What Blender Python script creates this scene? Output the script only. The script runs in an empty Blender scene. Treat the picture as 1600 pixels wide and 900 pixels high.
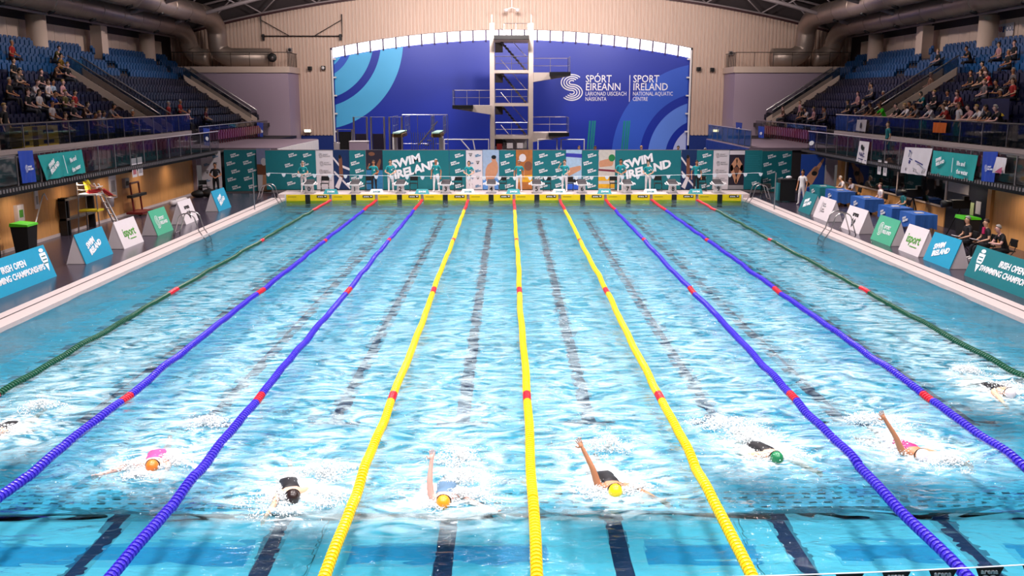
import bpy, bmesh, math, random
from mathutils import Vector, Matrix, Quaternion

scene = bpy.context.scene
col = scene.collection
random.seed(7)
PI = math.pi

# ------------------------------------------------------------------ camera
FOCAL_PX = 1490.0
PITCH, YAW = math.radians(11.31), math.radians(0.27)
CAM = Vector((-0.354, -2.06, 5.52))
cam_data = bpy.data.cameras.new('camera')
cam_data.sensor_width = 36.0
cam_data.lens = 36.0 * FOCAL_PX / 1600.0
cam_data.clip_end = 400
cam = bpy.data.objects.new('camera', cam_data)
cam.location = CAM
cam.rotation_euler = (PI / 2 - PITCH, 0, -YAW)
col.objects.link(cam)
scene.camera = cam
FWD = Vector((math.sin(YAW) * math.cos(PITCH), math.cos(YAW) * math.cos(PITCH), -math.sin(PITCH)))
RGT = Vector((math.cos(YAW), -math.sin(YAW), 0))
UPV = RGT.cross(FWD)


def at(px, py, axis, v):
    """Point of the hall on the plane axis=v that the photograph shows at a pixel."""
    r = FWD + RGT * ((px - 800) / FOCAL_PX) - UPV * ((py - 450) / FOCAL_PX)
    i = 'XYZ'.index(axis)
    return CAM + r * ((v - CAM[i]) / r[i])


def pix(p):
    d = Vector(p) - CAM
    z = d.dot(FWD)
    return (800 + FOCAL_PX * d.dot(RGT) / z, 450 - FOCAL_PX * d.dot(UPV) / z, z)


# ------------------------------------------------------------------ world, exposure
world = bpy.data.worlds.new('hall_ambience')
scene.world = world
world.use_nodes = True
wbg = world.node_tree.nodes['Background']
wbg.inputs[0].default_value = (0.80, 0.72, 0.74, 1)
wbg.inputs[1].default_value = 0.10
vs = scene.view_settings
vs.view_transform = 'Standard'
vs.look = 'None'
vs.gamma = 1.0
vs.exposure = 0.0
vs.use_curve_mapping = False
cy = scene.cycles
cy.max_bounces = 8
cy.transparent_max_bounces = 16
cy.sample_clamp_indirect = 6.0
cy.sample_clamp_direct = 0.0

# floodlights hanging under the roof: (x, y) spots; light and housing are made together further down
FLOOD_SPOTS = [(x, y) for y in (6, 16, 26, 36, 46) for x in (-8.5, 0.0, 8.5)] + [(x, y) for y in (58, 68) for x in (-8.0, 8.0)]
FLOOD_POWER = 1050.0
FLOOD_SPREAD = 112.0
WASH_FILL_SPOTS = [(-17.0, 63.0, 0.7), (-8.5, 63.0, 1.25), (0.0, 63.0, 1.7), (8.5, 63.0, 1.25), (17.0, 63.0, 0.7)]   # fill lamps added to brighten the far wall
WASH_FILL_POWER = 640.0
STAND_FILL_SPOTS = [(s, y) for s in (-1, 1) for y in (28.0, 37.0, 46.0, 55.0, 64.0)]   # fill lamps added over the stands to lift back walls and seat tops
STAND_FILL_POWER = 150.0
SOFFIT_SPOTS = [(s, y) for s in (-1, 1) for y in (28.0, 32.0, 36.0, 40.0, 44.0, 48.0)]   # small lamps under the galleries
SOFFIT_POWER = 16.0
FLOOD_COLOR = (1.0, 0.93, 0.92)
GLOW_STRENGTH = 2.6


# ------------------------------------------------------------------ materials
def lin(h):
    h = h.lstrip('#')
    o = []
    for i in (0, 2, 4):
        c = int(h[i:i + 2], 16) / 255
        o.append(c / 12.92 if c <= 0.04045 else ((c + 0.055) / 1.055) ** 2.4)
    return tuple(o) + (1.0,)


MATS = {}
NUM = ['zero', 'one', 'two', 'three', 'four', 'five', 'six', 'seven', 'eight', 'nine', 'ten', 'eleven', 'twelve']
NTH = ['zeroth', 'first', 'second', 'third', 'fourth', 'fifth', 'sixth', 'seventh', 'eighth', 'ninth', 'tenth']


def mat(name, hexc='#808080', rough=0.5, metal=0.0, var=0.12, scale=6.0, emit=0.0, alpha=1.0, bump=0.0, stretch=None, spec=0.5, coat=0.0):
    """Principled material whose colour is broken up by a noise texture."""
    if name in MATS:
        return MATS[name]
    m = bpy.data.materials.new(name)
    MATS[name] = m
    m.use_nodes = True
    nt = m.node_tree
    b = nt.nodes['Principled BSDF']
    c = lin(hexc)
    m.diffuse_color = c
    tc = nt.nodes.new('ShaderNodeTexCoord')
    mp = nt.nodes.new('ShaderNodeMapping')
    mp.inputs['Scale'].default_value = stretch or (1, 1, 1)
    nz = nt.nodes.new('ShaderNodeTexNoise')
    nz.inputs['Scale'].default_value = scale
    nz.inputs['Detail'].default_value = 4
    nt.links.new(tc.outputs['Object'], mp.inputs[0])
    nt.links.new(mp.outputs[0], nz.inputs['Vector'])
    mx = nt.nodes.new('ShaderNodeMix')
    mx.data_type = 'RGBA'
    mx.inputs['A'].default_value = tuple(v * (1 - var) for v in c[:3]) + (1,)
    mx.inputs['B'].default_value = tuple(min(1, v * (1 + var)) for v in c[:3]) + (1,)
    nt.links.new(nz.outputs['Fac'], mx.inputs['Factor'])
    nt.links.new(mx.outputs['Result'], b.inputs['Base Color'])
    b.inputs['Roughness'].default_value = rough
    b.inputs['Metallic'].default_value = metal
    b.inputs['Specular IOR Level'].default_value = spec
    b.inputs['Coat Weight'].default_value = coat
    if bump:
        bn = nt.nodes.new('ShaderNodeBump')
        bn.inputs['Strength'].default_value = bump
        bn.inputs['Distance'].default_value = 0.02
        nt.links.new(nz.outputs['Fac'], bn.inputs['Height'])
        nt.links.new(bn.outputs[0], b.inputs['Normal'])
    if emit:
        nt.links.new(mx.outputs['Result'], b.inputs['Emission Color'])
        b.inputs['Emission Strength'].default_value = emit
    if alpha < 1:
        b.inputs['Alpha'].default_value = alpha
    return m


def glass_mat(name, hexc, amount=0.25, rough=0.03):
    """Clear sheet glass: mostly see-through, tinted, with Fresnel gloss."""
    if name in MATS:
        return MATS[name]
    m = bpy.data.materials.new(name)
    MATS[name] = m
    m.use_nodes = True
    nt = m.node_tree
    for n in list(nt.nodes):
        nt.nodes.remove(n)
    out = nt.nodes.new('ShaderNodeOutputMaterial')
    tr = nt.nodes.new('ShaderNodeBsdfTransparent')
    df = nt.nodes.new('ShaderNodeBsdfDiffuse')
    gl = nt.nodes.new('ShaderNodeBsdfGlossy')
    nz = nt.nodes.new('ShaderNodeTexNoise')
    nz.inputs['Scale'].default_value = 3
    mr = nt.nodes.new('ShaderNodeMapRange')
    mr.inputs['To Min'].default_value = amount * 0.8
    mr.inputs['To Max'].default_value = amount * 1.2
    nt.links.new(nz.outputs['Fac'], mr.inputs['Value'])
    c = lin(hexc)
    df.inputs[0].default_value = c
    gl.inputs['Roughness'].default_value = rough
    tr.inputs[0].default_value = tuple(0.75 + 0.25 * v for v in c[:3]) + (1,)
    m1 = nt.nodes.new('ShaderNodeMixShader')
    m2 = nt.nodes.new('ShaderNodeMixShader')
    lw = nt.nodes.new('ShaderNodeLayerWeight')
    lw.inputs['Blend'].default_value = 0.5
    pw = nt.nodes.new('ShaderNodeMath')
    pw.operation = 'POWER'
    pw.inputs[1].default_value = 4.0
    nt.links.new(lw.outputs['Facing'], pw.inputs[0])
    fr = nt.nodes.new('ShaderNodeMath')
    fr.operation = 'MULTIPLY_ADD'
    fr.inputs[1].default_value = 0.45
    fr.inputs[2].default_value = 0.03
    nt.links.new(pw.outputs[0], fr.inputs[0])
    nt.links.new(mr.outputs[0], m1.inputs[0])
    nt.links.new(tr.outputs[0], m1.inputs[1])
    nt.links.new(df.outputs[0], m1.inputs[2])
    nt.links.new(fr.outputs[0], m2.inputs[0])
    nt.links.new(m1.outputs[0], m2.inputs[1])
    nt.links.new(gl.outputs[0], m2.inputs[2])
    nt.links.new(m2.outputs[0], out.inputs[0])
    return m


# ------------------------------------------------------------------ mesh helpers
class MB:
    """Collects shapes; build() links them as ONE mesh object."""

    def __init__(self):
        self.v, self.f, self.mi, self.cur = [], [], [], 0

    def m(self, i):
        self.cur = i
        return self

    def add(self, verts, faces):
        o = len(self.v)
        self.v.extend(tuple(p) for p in verts)
        for f in faces:
            self.f.append(tuple(i + o for i in f))
            self.mi.append(self.cur)
        return self

    def box(self, x0, x1, y0, y1, z0, z1):
        v = [(x, y, z) for x in (x0, x1) for y in (y0, y1) for z in (z0, z1)]
        return self.add(v, [(0, 1, 3, 2), (4, 6, 7, 5), (0, 4, 5, 1), (2, 3, 7, 6), (0, 2, 6, 4), (1, 5, 7, 3)])

    def cbox(self, c, s, rot=None):
        hx, hy, hz = s[0] / 2, s[1] / 2, s[2] / 2
        v = [Vector((x, y, z)) for x in (-hx, hx) for y in (-hy, hy) for z in (-hz, hz)]
        if rot is not None:
            v = [rot @ p for p in v]
        v = [p + Vector(c) for p in v]
        return self.add(v, [(0, 1, 3, 2), (4, 6, 7, 5), (0, 4, 5, 1), (2, 3, 7, 6), (0, 2, 6, 4), (1, 5, 7, 3)])

    def bar(self, a, b, w=0.05, h=None):
        """Box beam from a to b."""
        a, b = Vector(a), Vector(b)
        d = b - a
        q = Vector((0, 0, 1)).rotation_difference(d.normalized())
        return self.cbox((a + b) / 2, (w, h or w, d.length), q.to_matrix())

    def tube(self, pts, r, n=8, cap=True):
        pts = [Vector(p) for p in pts]
        rs = r if isinstance(r, (list, tuple)) else [r] * len(pts)
        vs_, fs = [], []
        t0 = (pts[1] - pts[0]).normalized()
        ref = Vector((0, 0, 1)) if abs(t0.z) < 0.9 else Vector((1, 0, 0))
        u = t0.cross(ref).normalized()
        prev = t0
        for i, p in enumerate(pts):
            t = (pts[min(i + 1, len(pts) - 1)] - pts[max(i - 1, 0)]).normalized()
            u = prev.rotation_difference(t) @ u
            prev = t
            w = t.cross(u)
            for k in range(n):
                a = 2 * PI * k / n
                vs_.append(p + (u * math.cos(a) + w * math.sin(a)) * rs[i])
        for i in range(len(pts) - 1):
            for k in range(n):
                fs.append((i * n + k, i * n + (k + 1) % n, (i + 1) * n + (k + 1) % n, (i + 1) * n + k))
        if cap:
            fs.append(tuple(range(n))[::-1])
            fs.append(tuple(range((len(pts) - 1) * n, len(pts) * n)))
        return self.add(vs_, fs)

    def lathe(self, prof, n=12, c=(0, 0, 0), cap=True):
        """Profile of (radius, z) turned about the vertical through c."""
        vs_, fs = [], []
        for r, z in prof:
            for k in range(n):
                a = 2 * PI * k / n
                vs_.append((c[0] + r * math.cos(a), c[1] + r * math.sin(a), c[2] + z))
        for i in range(len(prof) - 1):
            for k in range(n):
                fs.append((i * n + k, i * n + (k + 1) % n, (i + 1) * n + (k + 1) % n, (i + 1) * n + k))
        if cap:
            fs.append(tuple(range(n))[::-1])
            fs.append(tuple(range((len(prof) - 1) * n, len(prof) * n)))
        return self.add(vs_, fs)

    def ball(self, c, r, n=8, m=6, sc=(1, 1, 1)):
        prof = []
        vs_, fs = [], []
        for i in range(1, m):
            t = PI * i / m
            for k in range(n):
                a = 2 * PI * k / n
                vs_.append((c[0] + r * sc[0] * math.sin(t) * math.cos(a), c[1] + r * sc[1] * math.sin(t) * math.sin(a), c[2] + r * sc[2] * math.cos(t)))
        vs_.append((c[0], c[1], c[2] + r * sc[2]))
        vs_.append((c[0], c[1], c[2] - r * sc[2]))
        T, B = len(vs_) - 2, len(vs_) - 1
        for i in range(m - 2):
            for k in range(n):
                fs.append((i * n + k, (i + 1) * n + k, (i + 1) * n + (k + 1) % n, i * n + (k + 1) % n))
        for k in range(n):
            fs.append((T, k, (k + 1) % n))
            fs.append((B, (m - 2) * n + (k + 1) % n, (m - 2) * n + k))
        return self.add(vs_, fs)

    def prism(self, pts, a, b, axis='Y'):
        """2-D outline extruded along an axis from a to b. axis Y: pts are (x, z); X: (y, z); Z: (x, y)."""
        def mk(p, t):
            return {'Y': (p[0], t, p[1]), 'X': (t, p[0], p[1]), 'Z': (p[0], p[1], t)}[axis]
        n = len(pts)
        v = [mk(p, a) for p in pts] + [mk(p, b) for p in pts]
        f = [tuple(range(n))[::-1], tuple(range(n, 2 * n))]
        f += [(i, (i + 1) % n, n + (i + 1) % n, n + i) for i in range(n)]
        return self.add(v, f)

    def mesh(self, name, mats, smooth=False):
        me = bpy.data.meshes.new(name)
        me.from_pydata(self.v, [], self.f)
        for m_ in (mats if isinstance(mats, (list, tuple)) else [mats]):
            me.materials.append(m_)
        if any(self.mi):
            me.polygons.foreach_set('material_index', self.mi)
        if smooth:
            me.polygons.foreach_set('use_smooth', [True] * len(me.polygons))
        bm = bmesh.new()
        bm.from_mesh(me)
        bmesh.ops.recalc_face_normals(bm, faces=bm.faces)
        bm.to_mesh(me)
        bm.free()
        me.update()
        return me

    def build(self, name, mats, parent=None, smooth=False, loc=None, rot=None):
        return put(name, self.mesh(name, mats, smooth), parent, loc, rot)


def put(name, me, parent=None, loc=None, rot=None):
    o = bpy.data.objects.new(name, me)
    col.objects.link(o)
    if parent is not None:
        o.parent = parent
    if loc is not None:
        o.location = loc
    if rot is not None:
        o.rotation_euler = rot
    return o


def tag(o, label=None, cat=None, group=None, kind=None):
    if label:
        o['label'] = label
    if cat:
        o['category'] = cat
    if group:
        o['group'] = group
    if kind:
        o['kind'] = kind
    return o


def thing(name, label, cat, loc=(0, 0, 0), rz=0.0, group=None):
    o = put(name, None, None, loc, (0, 0, rz))
    return tag(o, label, cat, group)


def struct(o, label=None, cat=None):
    return tag(o, label, cat, kind='structure')


TEXT_CACHE = {}


def text_mesh(s, bold=0.0, shear=0.0, spacing=1.0, align='CENTER'):
    """Flat letters, cap height about 0.7 of the size, as mesh data lying in the XY plane."""
    key = (s, bold, shear, spacing, align)
    if key in TEXT_CACHE:
        return TEXT_CACHE[key]
    cu = bpy.data.curves.new('letters', 'FONT')
    cu.body = s
    cu.align_x = align
    cu.align_y = 'CENTER'
    cu.offset = bold
    cu.shear = shear
    cu.space_character = spacing
    cu.resolution_u = 2
    cu.extrude = 0.004
    o = bpy.data.objects.new('letters', cu)
    col.objects.link(o)
    bpy.context.view_layer.update()
    me = bpy.data.meshes.new_from_object(o.evaluated_get(bpy.context.evaluated_depsgraph_get()))
    bpy.data.objects.remove(o)
    bpy.data.curves.remove(cu)
    TEXT_CACHE[key] = me
    return me


def lettering(parent, s, material, size, matrix, bold=0.0, shear=0.0, spacing=1.0, align='CENTER', name='lettering', sx=1.0):
    me = text_mesh(s, bold, shear, spacing, align).copy()
    me.materials.clear()
    me.materials.append(material)
    o = put(name, me, parent)
    o.matrix_local = matrix @ Matrix.Diagonal((size * sx, size, 1, 1))
    return o


def face_frame(origin, right, up):
    """Matrix whose XY plane is a printed face: X along right, Y along up, Z out of it."""
    r = Vector(right).normalized()
    u = Vector(up).normalized()
    n = r.cross(u)
    return Matrix(((r.x, u.x, n.x, origin[0]), (r.y, u.y, n.y, origin[1]), (r.z, u.z, n.z, origin[2]), (0, 0, 0, 1)))


def flat_print(parent, pts, material, matrix, name='print', lift=0.004):
    """Printed flat shape: outline points in the face's own x/y."""
    mb = MB()
    mb.prism(pts, lift * 0.25, lift, 'Z')
    o = mb.build(name, material, parent)
    o.matrix_local = matrix
    return o


def ellipse(cx, cy, rx, ry, n=16, a0=0.0, rot=0.0):
    out = []
    for k in range(n):
        a = a0 + 2 * PI * k / n
        x, y = rx * math.cos(a), ry * math.sin(a)
        out.append((cx + x * math.cos(rot) - y * math.sin(rot), cy + x * math.sin(rot) + y * math.cos(rot)))
    return out


def capsule(x0, y0, x1, y1, r0, r1, n=5):
    a = math.atan2(y1 - y0, x1 - x0)
    out = []
    for k in range(n + 1):
        t = a + PI / 2 + PI * k / n
        out.append((x0 + r0 * math.cos(t), y0 + r0 * math.sin(t)))
    for k in range(n + 1):
        t = a - PI / 2 + PI * k / n
        out.append((x1 + r1 * math.cos(t), y1 + r1 * math.sin(t)))
    return out


def arc_band(cx, cy, r0, r1, a0, a1, n=20):
    o = [(cx + r1 * math.cos(a0 + (a1 - a0) * k / n), cy + r1 * math.sin(a0 + (a1 - a0) * k / n)) for k in range(n + 1)]
    i = [(cx + r0 * math.cos(a0 + (a1 - a0) * k / n), cy + r0 * math.sin(a0 + (a1 - a0) * k / n)) for k in range(n + 1)]
    return o, i


def band_print(parent, cx, cy, r0, r1, a0, a1, material, matrix, n=20, name='print', lift=0.004, clip=None):
    o, i = arc_band(cx, cy, r0, r1, a0, a1, n)
    mb = MB()
    v = [(p[0], p[1], lift) for p in o] + [(p[0], p[1], lift) for p in i]
    if clip:
        v = [(min(max(x, clip[0]), clip[1]), min(max(y, clip[2]), clip[3]), z) for x, y, z in v]
    k = len(o)
    mb.add(v, [(j, j + 1, k + j + 1, k + j) for j in range(k - 1)])
    ob = mb.build(name, material, parent)
    ob.matrix_local = matrix
    return ob

# ------------------------------------------------------------------ palette
M_WHITE = mat('white_paint', '#e9e2e2', 0.45, var=0.05)
M_CREAM = mat('cream_panel', '#dec4b4', 0.6, var=0.06, scale=2, stretch=(1, 1, 0.2))
M_RIB = mat('beige_ribbed_cladding', '#d2b6a6', 0.5, var=0.05, scale=1.5, stretch=(1, 1, 0.15))
M_LILAC = mat('lilac_plaster', '#b39cae', 0.8, var=0.04, scale=30)
M_DECK = mat('wet_deck_tiles', '#3a3340', 0.22, var=0.25, scale=1.2, bump=0.08)
M_COPING = mat('pale_coping', '#c9b7b5', 0.5, var=0.10, scale=9)
M_TILEW = mat('white_pool_tile', '#d8e4ea', 0.25, var=0.05, scale=12)
M_TIMBER = mat('timber_veneer', '#d0955a', 0.45, var=0.22, scale=3.0, stretch=(6, 6, 0.5))
M_CONC = mat('dark_concrete', '#3b3032', 0.8, var=0.15)
M_TERRACE = mat('terrace_concrete', '#3a3136', 0.8, var=0.15)
M_DARK = mat('black_paint', '#131013', 0.5, var=0.2)
M_SOFFIT = mat('black_soffit', '#161316', 0.6, var=0.2)
M_STEEL = mat('brushed_steel', '#b9b2b4', 0.28, metal=0.9, var=0.08)
M_RAIL = mat('grey_rail', '#9a9092', 0.35, metal=0.6, var=0.08)
M_TRUSS = mat('truss_paint', '#a39496', 0.45, metal=0.2, var=0.08)
M_DUCT = mat('duct_metal', '#a8958a', 0.4, metal=0.55, var=0.10, scale=2)
M_ROOF = mat('roof_sheet', '#0d090a', 0.8, var=0.2)
M_TOWER = mat('tower_concrete', '#c6b6ae', 0.6, var=0.08, scale=4)
M_BLUE_DADO = mat('blue_dado', '#12307e', 0.5, var=0.08)
M_GLOW = mat('daylit_pane', '#fff6ff', 0.3, var=0.01, emit=GLOW_STRENGTH)
M_LAMP = mat('lamp_face', '#fff4ee', 0.3, var=0.01, emit=14)
M_EXIT = mat('emergency_lamp', '#fff2b0', 0.3, var=0.02, emit=6)
G_RAIL = glass_mat('balustrade_glass', '#24353f', 0.12)
G_TINT = glass_mat('blue_tinted_glass', '#1c4f7a', 0.35)
G_WIN = glass_mat('window_glass', '#101014', 0.30)

POOL_W, POOL_L = 12.5, 50.0
DECK_Z = 0.10
END_Z = 0.33
FLOOR_NEAR, FLOOR_FAR, SEAM_Y = -0.86, -0.78, 11.7


def gable(x):
    return 14.3 - 0.00484 * x * x


def roof_z(x):
    return 16.3 - 0.0050 * x * x


def arch(x):
    return 11.05 - 1.5 * (x / 15.15) ** 2


# ------------------------------------------------------------------ pool basin
def pool_floor_mat(name, hexc):
    m = mat(name, hexc, 0.6, var=0.07, scale=0.6)
    return m


M_FLOOR_NEAR = pool_floor_mat('pale_cyan_pool_floor', '#74d9ee')
M_FLOOR_FAR = pool_floor_mat('cyan_pool_floor', '#62d0ec')
M_LINE = mat('navy_lane_marking', '#081f4c', 0.5, var=0.15)
M_SEAM = mat('dark_teal_seam', '#0a4a52', 0.5, var=0.2)

nf = struct(MB().box(-POOL_W, POOL_W, -0.5, SEAM_Y - 0.10, -1.5, FLOOR_NEAR).build('floor_pool_shallow', M_FLOOR_NEAR), 'pale cyan raised pool floor in the foreground')
ff = struct(MB().box(-POOL_W, POOL_W, SEAM_Y - 0.10, POOL_L, -1.6, FLOOR_FAR).build('floor_pool_deep', M_FLOOR_FAR), 'cyan pool floor under the racing lanes')
MB().box(-POOL_W, POOL_W, SEAM_Y - 0.10, SEAM_Y - 0.02, FLOOR_NEAR, FLOOR_FAR + 0.004).build('seam', M_SEAM, ff)
grate = MB()
for i in range(96):
    for r in range(4):
        x = -11.9 + i * 0.25 + 0.06 * (r % 2)
        grate.box(x, x + 0.13, SEAM_Y + 0.18 + r * 0.17, SEAM_Y + 0.23 + r * 0.17, FLOOR_FAR, FLOOR_FAR + 0.004)
tag(grate.build('drain_slots', M_SEAM, ff), kind='stuff')
band = mat('mid_blue_marking', '#2aa0d0', 0.5)
for x0, x1 in ((-12.4, -9.0), (-7.9, -4.0), (-2.6, 0.2), (1.6, 3.2), (4.3, 5.9), (6.8, 12.4)):
    MB().box(x0, x1, 10.15, 10.75, FLOOR_NEAR, FLOOR_NEAR + 0.004).build('floor_band', band, nf)
for k in range(10):
    x = -11.25 + 2.5 * k
    MB().box(x - 0.13, x + 0.13, 3.0, SEAM_Y - 0.12, FLOOR_NEAR, FLOOR_NEAR + 0.006).build('lane_marking', M_LINE, nf)
    mb = MB()
    mb.box(x - 0.14, x + 0.14, 15.9, 47.8, FLOOR_FAR, FLOOR_FAR + 0.006)
    mb.box(x - 0.5, x + 0.5, 15.62, 15.9, FLOOR_FAR, FLOOR_FAR + 0.006)
    mb.box(x - 0.5, x + 0.5, 47.8, 48.05, FLOOR_FAR, FLOOR_FAR + 0.006)
    mb.build('lane_marking', M_LINE, ff)
for i in range(7):
    x = -9.3 + 3.1 * i
    MB().box(x, x + 0.015, -0.4, SEAM_Y - 0.12, FLOOR_NEAR, FLOOR_NEAR + 0.003).build('floor_joint', M_SEAM, nf)
for s, nm in ((-1, 'left'), (1, 'right')):
    mb = MB()
    mb.box(min(s * POOL_W, s * (POOL_W + 0.4)), max(s * POOL_W, s * (POOL_W + 0.4)), -0.5, POOL_L, -1.6, 0.0)
    struct(mb.build('wall_pool_' + nm, M_TILEW), 'tiled pool side wall at the %s' % nm)
    c = MB()
    a, b = sorted((s * (POOL_W - 0.03), s * 13.28))
    c.box(a, b, -1.0, POOL_L + 0.2, 0.0, DECK_Z + 0.02)
    t = struct(c.build('trim_' + ('1' if s < 0 else '2'), M_COPING), 'pale coping along the %s pool edge' % nm)
    g = MB()
    a, b = sorted((s * 12.92, s * 12.97))
    g.box(a, b, -1.0, POOL_L + 0.2, DECK_Z + 0.02, DECK_Z + 0.024)
    g.build('gutter_slot', M_CONC, t)
    d = MB()
    a, b = sorted((s * 13.28, s * 19.6))
    d.box(a, b, -1.0, 56.0, -0.3, DECK_Z)
    struct(d.build('floor_deck_' + nm, M_DECK), 'dark wet tiled deck at the %s of the pool' % nm)
struct(MB().box(-POOL_W - 0.4, POOL_W + 0.4, POOL_L, 52.9, -1.6, END_Z).build('floor_bulkhead', M_COPING), 'pale bulkhead deck carrying the starting blocks')
struct(MB().box(-19.5, 19.5, 52.9, 80.4, -0.3, 0.12).build('floor_diving_hall', M_CONC), 'floor of the diving area behind the banners')
struct(MB().box(1.5, 16, 57.2, 59.0, 0.12, 0.75).build('floor_podium', M_CONC), 'low podium beyond the banners')
struct(MB().box(-POOL_W - 0.4, POOL_W + 0.4, -1.2, -0.5, -1.6, DECK_Z).build('floor_near_edge', M_COPING), 'near pool edge under the viewpoint')
tile = MB()
for s in (-1, 1):
    for i in range(5):
        a, b = sorted((s * (12.02 + i * 0.1), s * (12.11 + i * 0.1)))
        tile.box(a, b, POOL_L - 0.012, POOL_L, -0.1, END_Z - 0.02)
tag(tile.build('end_wall_tiles', M_TILEW, bpy.data.objects['floor_bulkhead']), kind='stuff')


# ------------------------------------------------------------------ far wall, mural, light strip
def far_wall():
    mb = MB()
    p = 0.30
    n = int(60 / p)
    for i in range(n):
        x = -30 + i * p
        prof = [(x, 79.9), (x + 0.15, 79.9), (x + 0.19, 80.0), (x + 0.26, 80.0), (x + p, 79.9)]
        for (xa, ya), (xb, yb) in zip(prof, prof[1:]):
            def lo(q):
                return arch(q) if abs(q) < 15.15 else 2.35
            za, zb = lo(xa), lo(xb)
            if abs(xa) < 15.15 <= abs(xb) or abs(xb) < 15.15 <= abs(xa):
                za = zb = max(za, zb)
            mb.add([(xa, ya, za), (xb, yb, zb), (xb, yb, gable(xb)), (xa, ya, gable(xa))], [(0, 1, 2, 3)])
    return mb


fw = struct(far_wall().build('wall_far', M_RIB), 'beige vertically ribbed end wall above the mural')
MB().box(-30, -15.15, 80.0, 80.2, 0.0, 2.4).build('dado', M_BLUE_DADO, fw)
MB().box(15.15, 30, 80.0, 80.2, 0.0, 2.4).build('dado', M_BLUE_DADO, fw)
MB().box(-30, 30, 80.9, 81.2, 0.0, 16).build('backing', M_CONC, fw)
rd = MB()
for i in range(40):
    xa, xb = -28 + i * 1.4, -28 + (i + 1) * 1.4
    rd.add([(xa, 79.75, gable(xa) - 0.12), (xb, 79.75, gable(xb) - 0.12), (xb, 79.75, gable(xb) + 0.12), (xa, 79.75, gable(xa) + 0.12),
            (xa, 80.0, gable(xa) - 0.12), (xb, 80.0, gable(xb) - 0.12), (xb, 80.0, gable(xb) + 0.12), (xa, 80.0, gable(xa) + 0.12)],
           [(0, 1, 2, 3), (4, 5, 1, 0), (3, 2, 6, 7)])
rd.build('gable_trim', mat('maroon_trim', '#4a2a2e', 0.5), fw)

M_MURAL = mat('mural_royal_blue', '#0a2aa2', 0.42, var=0.10, scale=0.25)
M_CYAN = mat('mural_cyan', '#4fb4ea', 0.45, var=0.08, scale=0.4)
M_MID = mat('mural_mid_blue', '#2a56c8', 0.45, var=0.06, scale=0.4)
M_LITE = mat('mural_light_blue', '#5d86e6', 0.45, var=0.06, scale=0.4)
M_PALE = mat('mural_pale_lilac', '#b9c2f2', 0.45, var=0.05, scale=0.4)
M_LETTER = mat('white_print', '#f3f0f4', 0.5, var=0.02)
mural = thing('mural', 'huge royal blue mural with pale rings and white centre name', 'mural', (0, 80.5, 0))
mp = MB()
N = 40
for i in range(N):
    xa, xb = -15.1 + 30.2 * i / N, -15.1 + 30.2 * (i + 1) / N
    mp.add([(xa, 0, 0), (xb, 0, 0), (xb, 0, arch(xb) - 0.80), (xa, 0, arch(xa) - 0.80)], [(0, 1, 2, 3)])
    mp.add([(xa, 0.2, 0), (xb, 0.2, 0), (xb, 0.2, arch(xb) - 0.80), (xa, 0.2, arch(xa) - 0.80)], [(0, 1, 2, 3)])
    mp.add([(xa, 0, arch(xa) - 0.80), (xb, 0, arch(xb) - 0.80), (xb, 0.2, arch(xb) - 0.80), (xa, 0.2, arch(xa) - 0.80)], [(0, 1, 2, 3)])
mp.build('panel', M_MURAL, mural)
MF = face_frame((0, -0.02, 0), (1, 0, 0), (0, 0, 1))


def mural_ring(cx, cz, r0, r1, m, a0, a1, lift):
    mb = MB()
    n, q = 48, 6
    def cl(x, z):
        x = min(max(x, -14.95), 14.95)
        return (x, min(max(z, 0.1), arch(x) - 0.85))
    for i in range(n):
        for j in range(q):
            c = []
            for ii, jj in ((i, j), (i + 1, j), (i + 1, j + 1), (i, j + 1)):
                a = a0 + (a1 - a0) * ii / n
                r = r0 + (r1 - r0) * jj / q
                c.append(cl(cx + r * math.cos(a), cz + r * math.sin(a)))
            area = abs(sum(c[k][0] * c[(k + 1) % 4][1] - c[(k + 1) % 4][0] * c[k][1] for k in range(4)))
            if area > 1e-5:
                mb.add([(x, -lift, z) for x, z in c], [(0, 1, 2, 3)])
    mb.build('ring', m, mural)


for r0, r1 in ((5.65, 7.5), (3.25, 5.0), (0.05, 2.65)):
    mural_ring(-16.6, 10.3, r0, r1, M_CYAN, -PI / 2, 0.2, 0.012)
mural_ring(-16.6, 10.3, 2.65, 3.25, M_MID, -PI / 2, 0.2, 0.012)
for r0, r1, m_ in ((5.3, 7.7, M_MID), (3.1, 4.6, M_LITE), (0.05, 2.5, M_PALE)):
    mural_ring(16.3, 0.6, r0, r1, m_, PI / 2, PI, 0.012)
# S emblem of four parallel stripes
for r in (0.2, 0.4, 0.6, 0.8):
    c0 = Vector((5.1, 6.34))
    scx, scz = 1.12, 0.82
    pts = []
    for k in range(25):
        a = math.radians(40 + (270 - 40) * k / 24)
        pts.append((c0.x + scx * r * math.cos(a), c0.y + scz * (0.5 + r * math.sin(a))))
    q = 1 - r
    for k in range(25):
        a = math.radians(90 - (90 + 140) * k / 24)
        pts.append((c0.x + scx * q * math.cos(a), c0.y + scz * (-0.5 + q * math.sin(a))))
    mb = MB()
    w = 0.045
    for (xa, za), (xb, zb) in zip(pts, pts[1:]):
        d = Vector((xb - xa, zb - za))
        if d.length < 1e-6:
            continue
        nn = Vector((-d.y, d.x)).normalized() * w
        mb.add([(xa + nn.x, -0.03, za + nn.y), (xb + nn.x, -0.03, zb + nn.y), (xb - nn.x, -0.03, zb - nn.y), (xa - nn.x, -0.03, za - nn.y)], [(0, 1, 2, 3)])
    mb.build('emblem_stripe', M_LETTER, mural)
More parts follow.
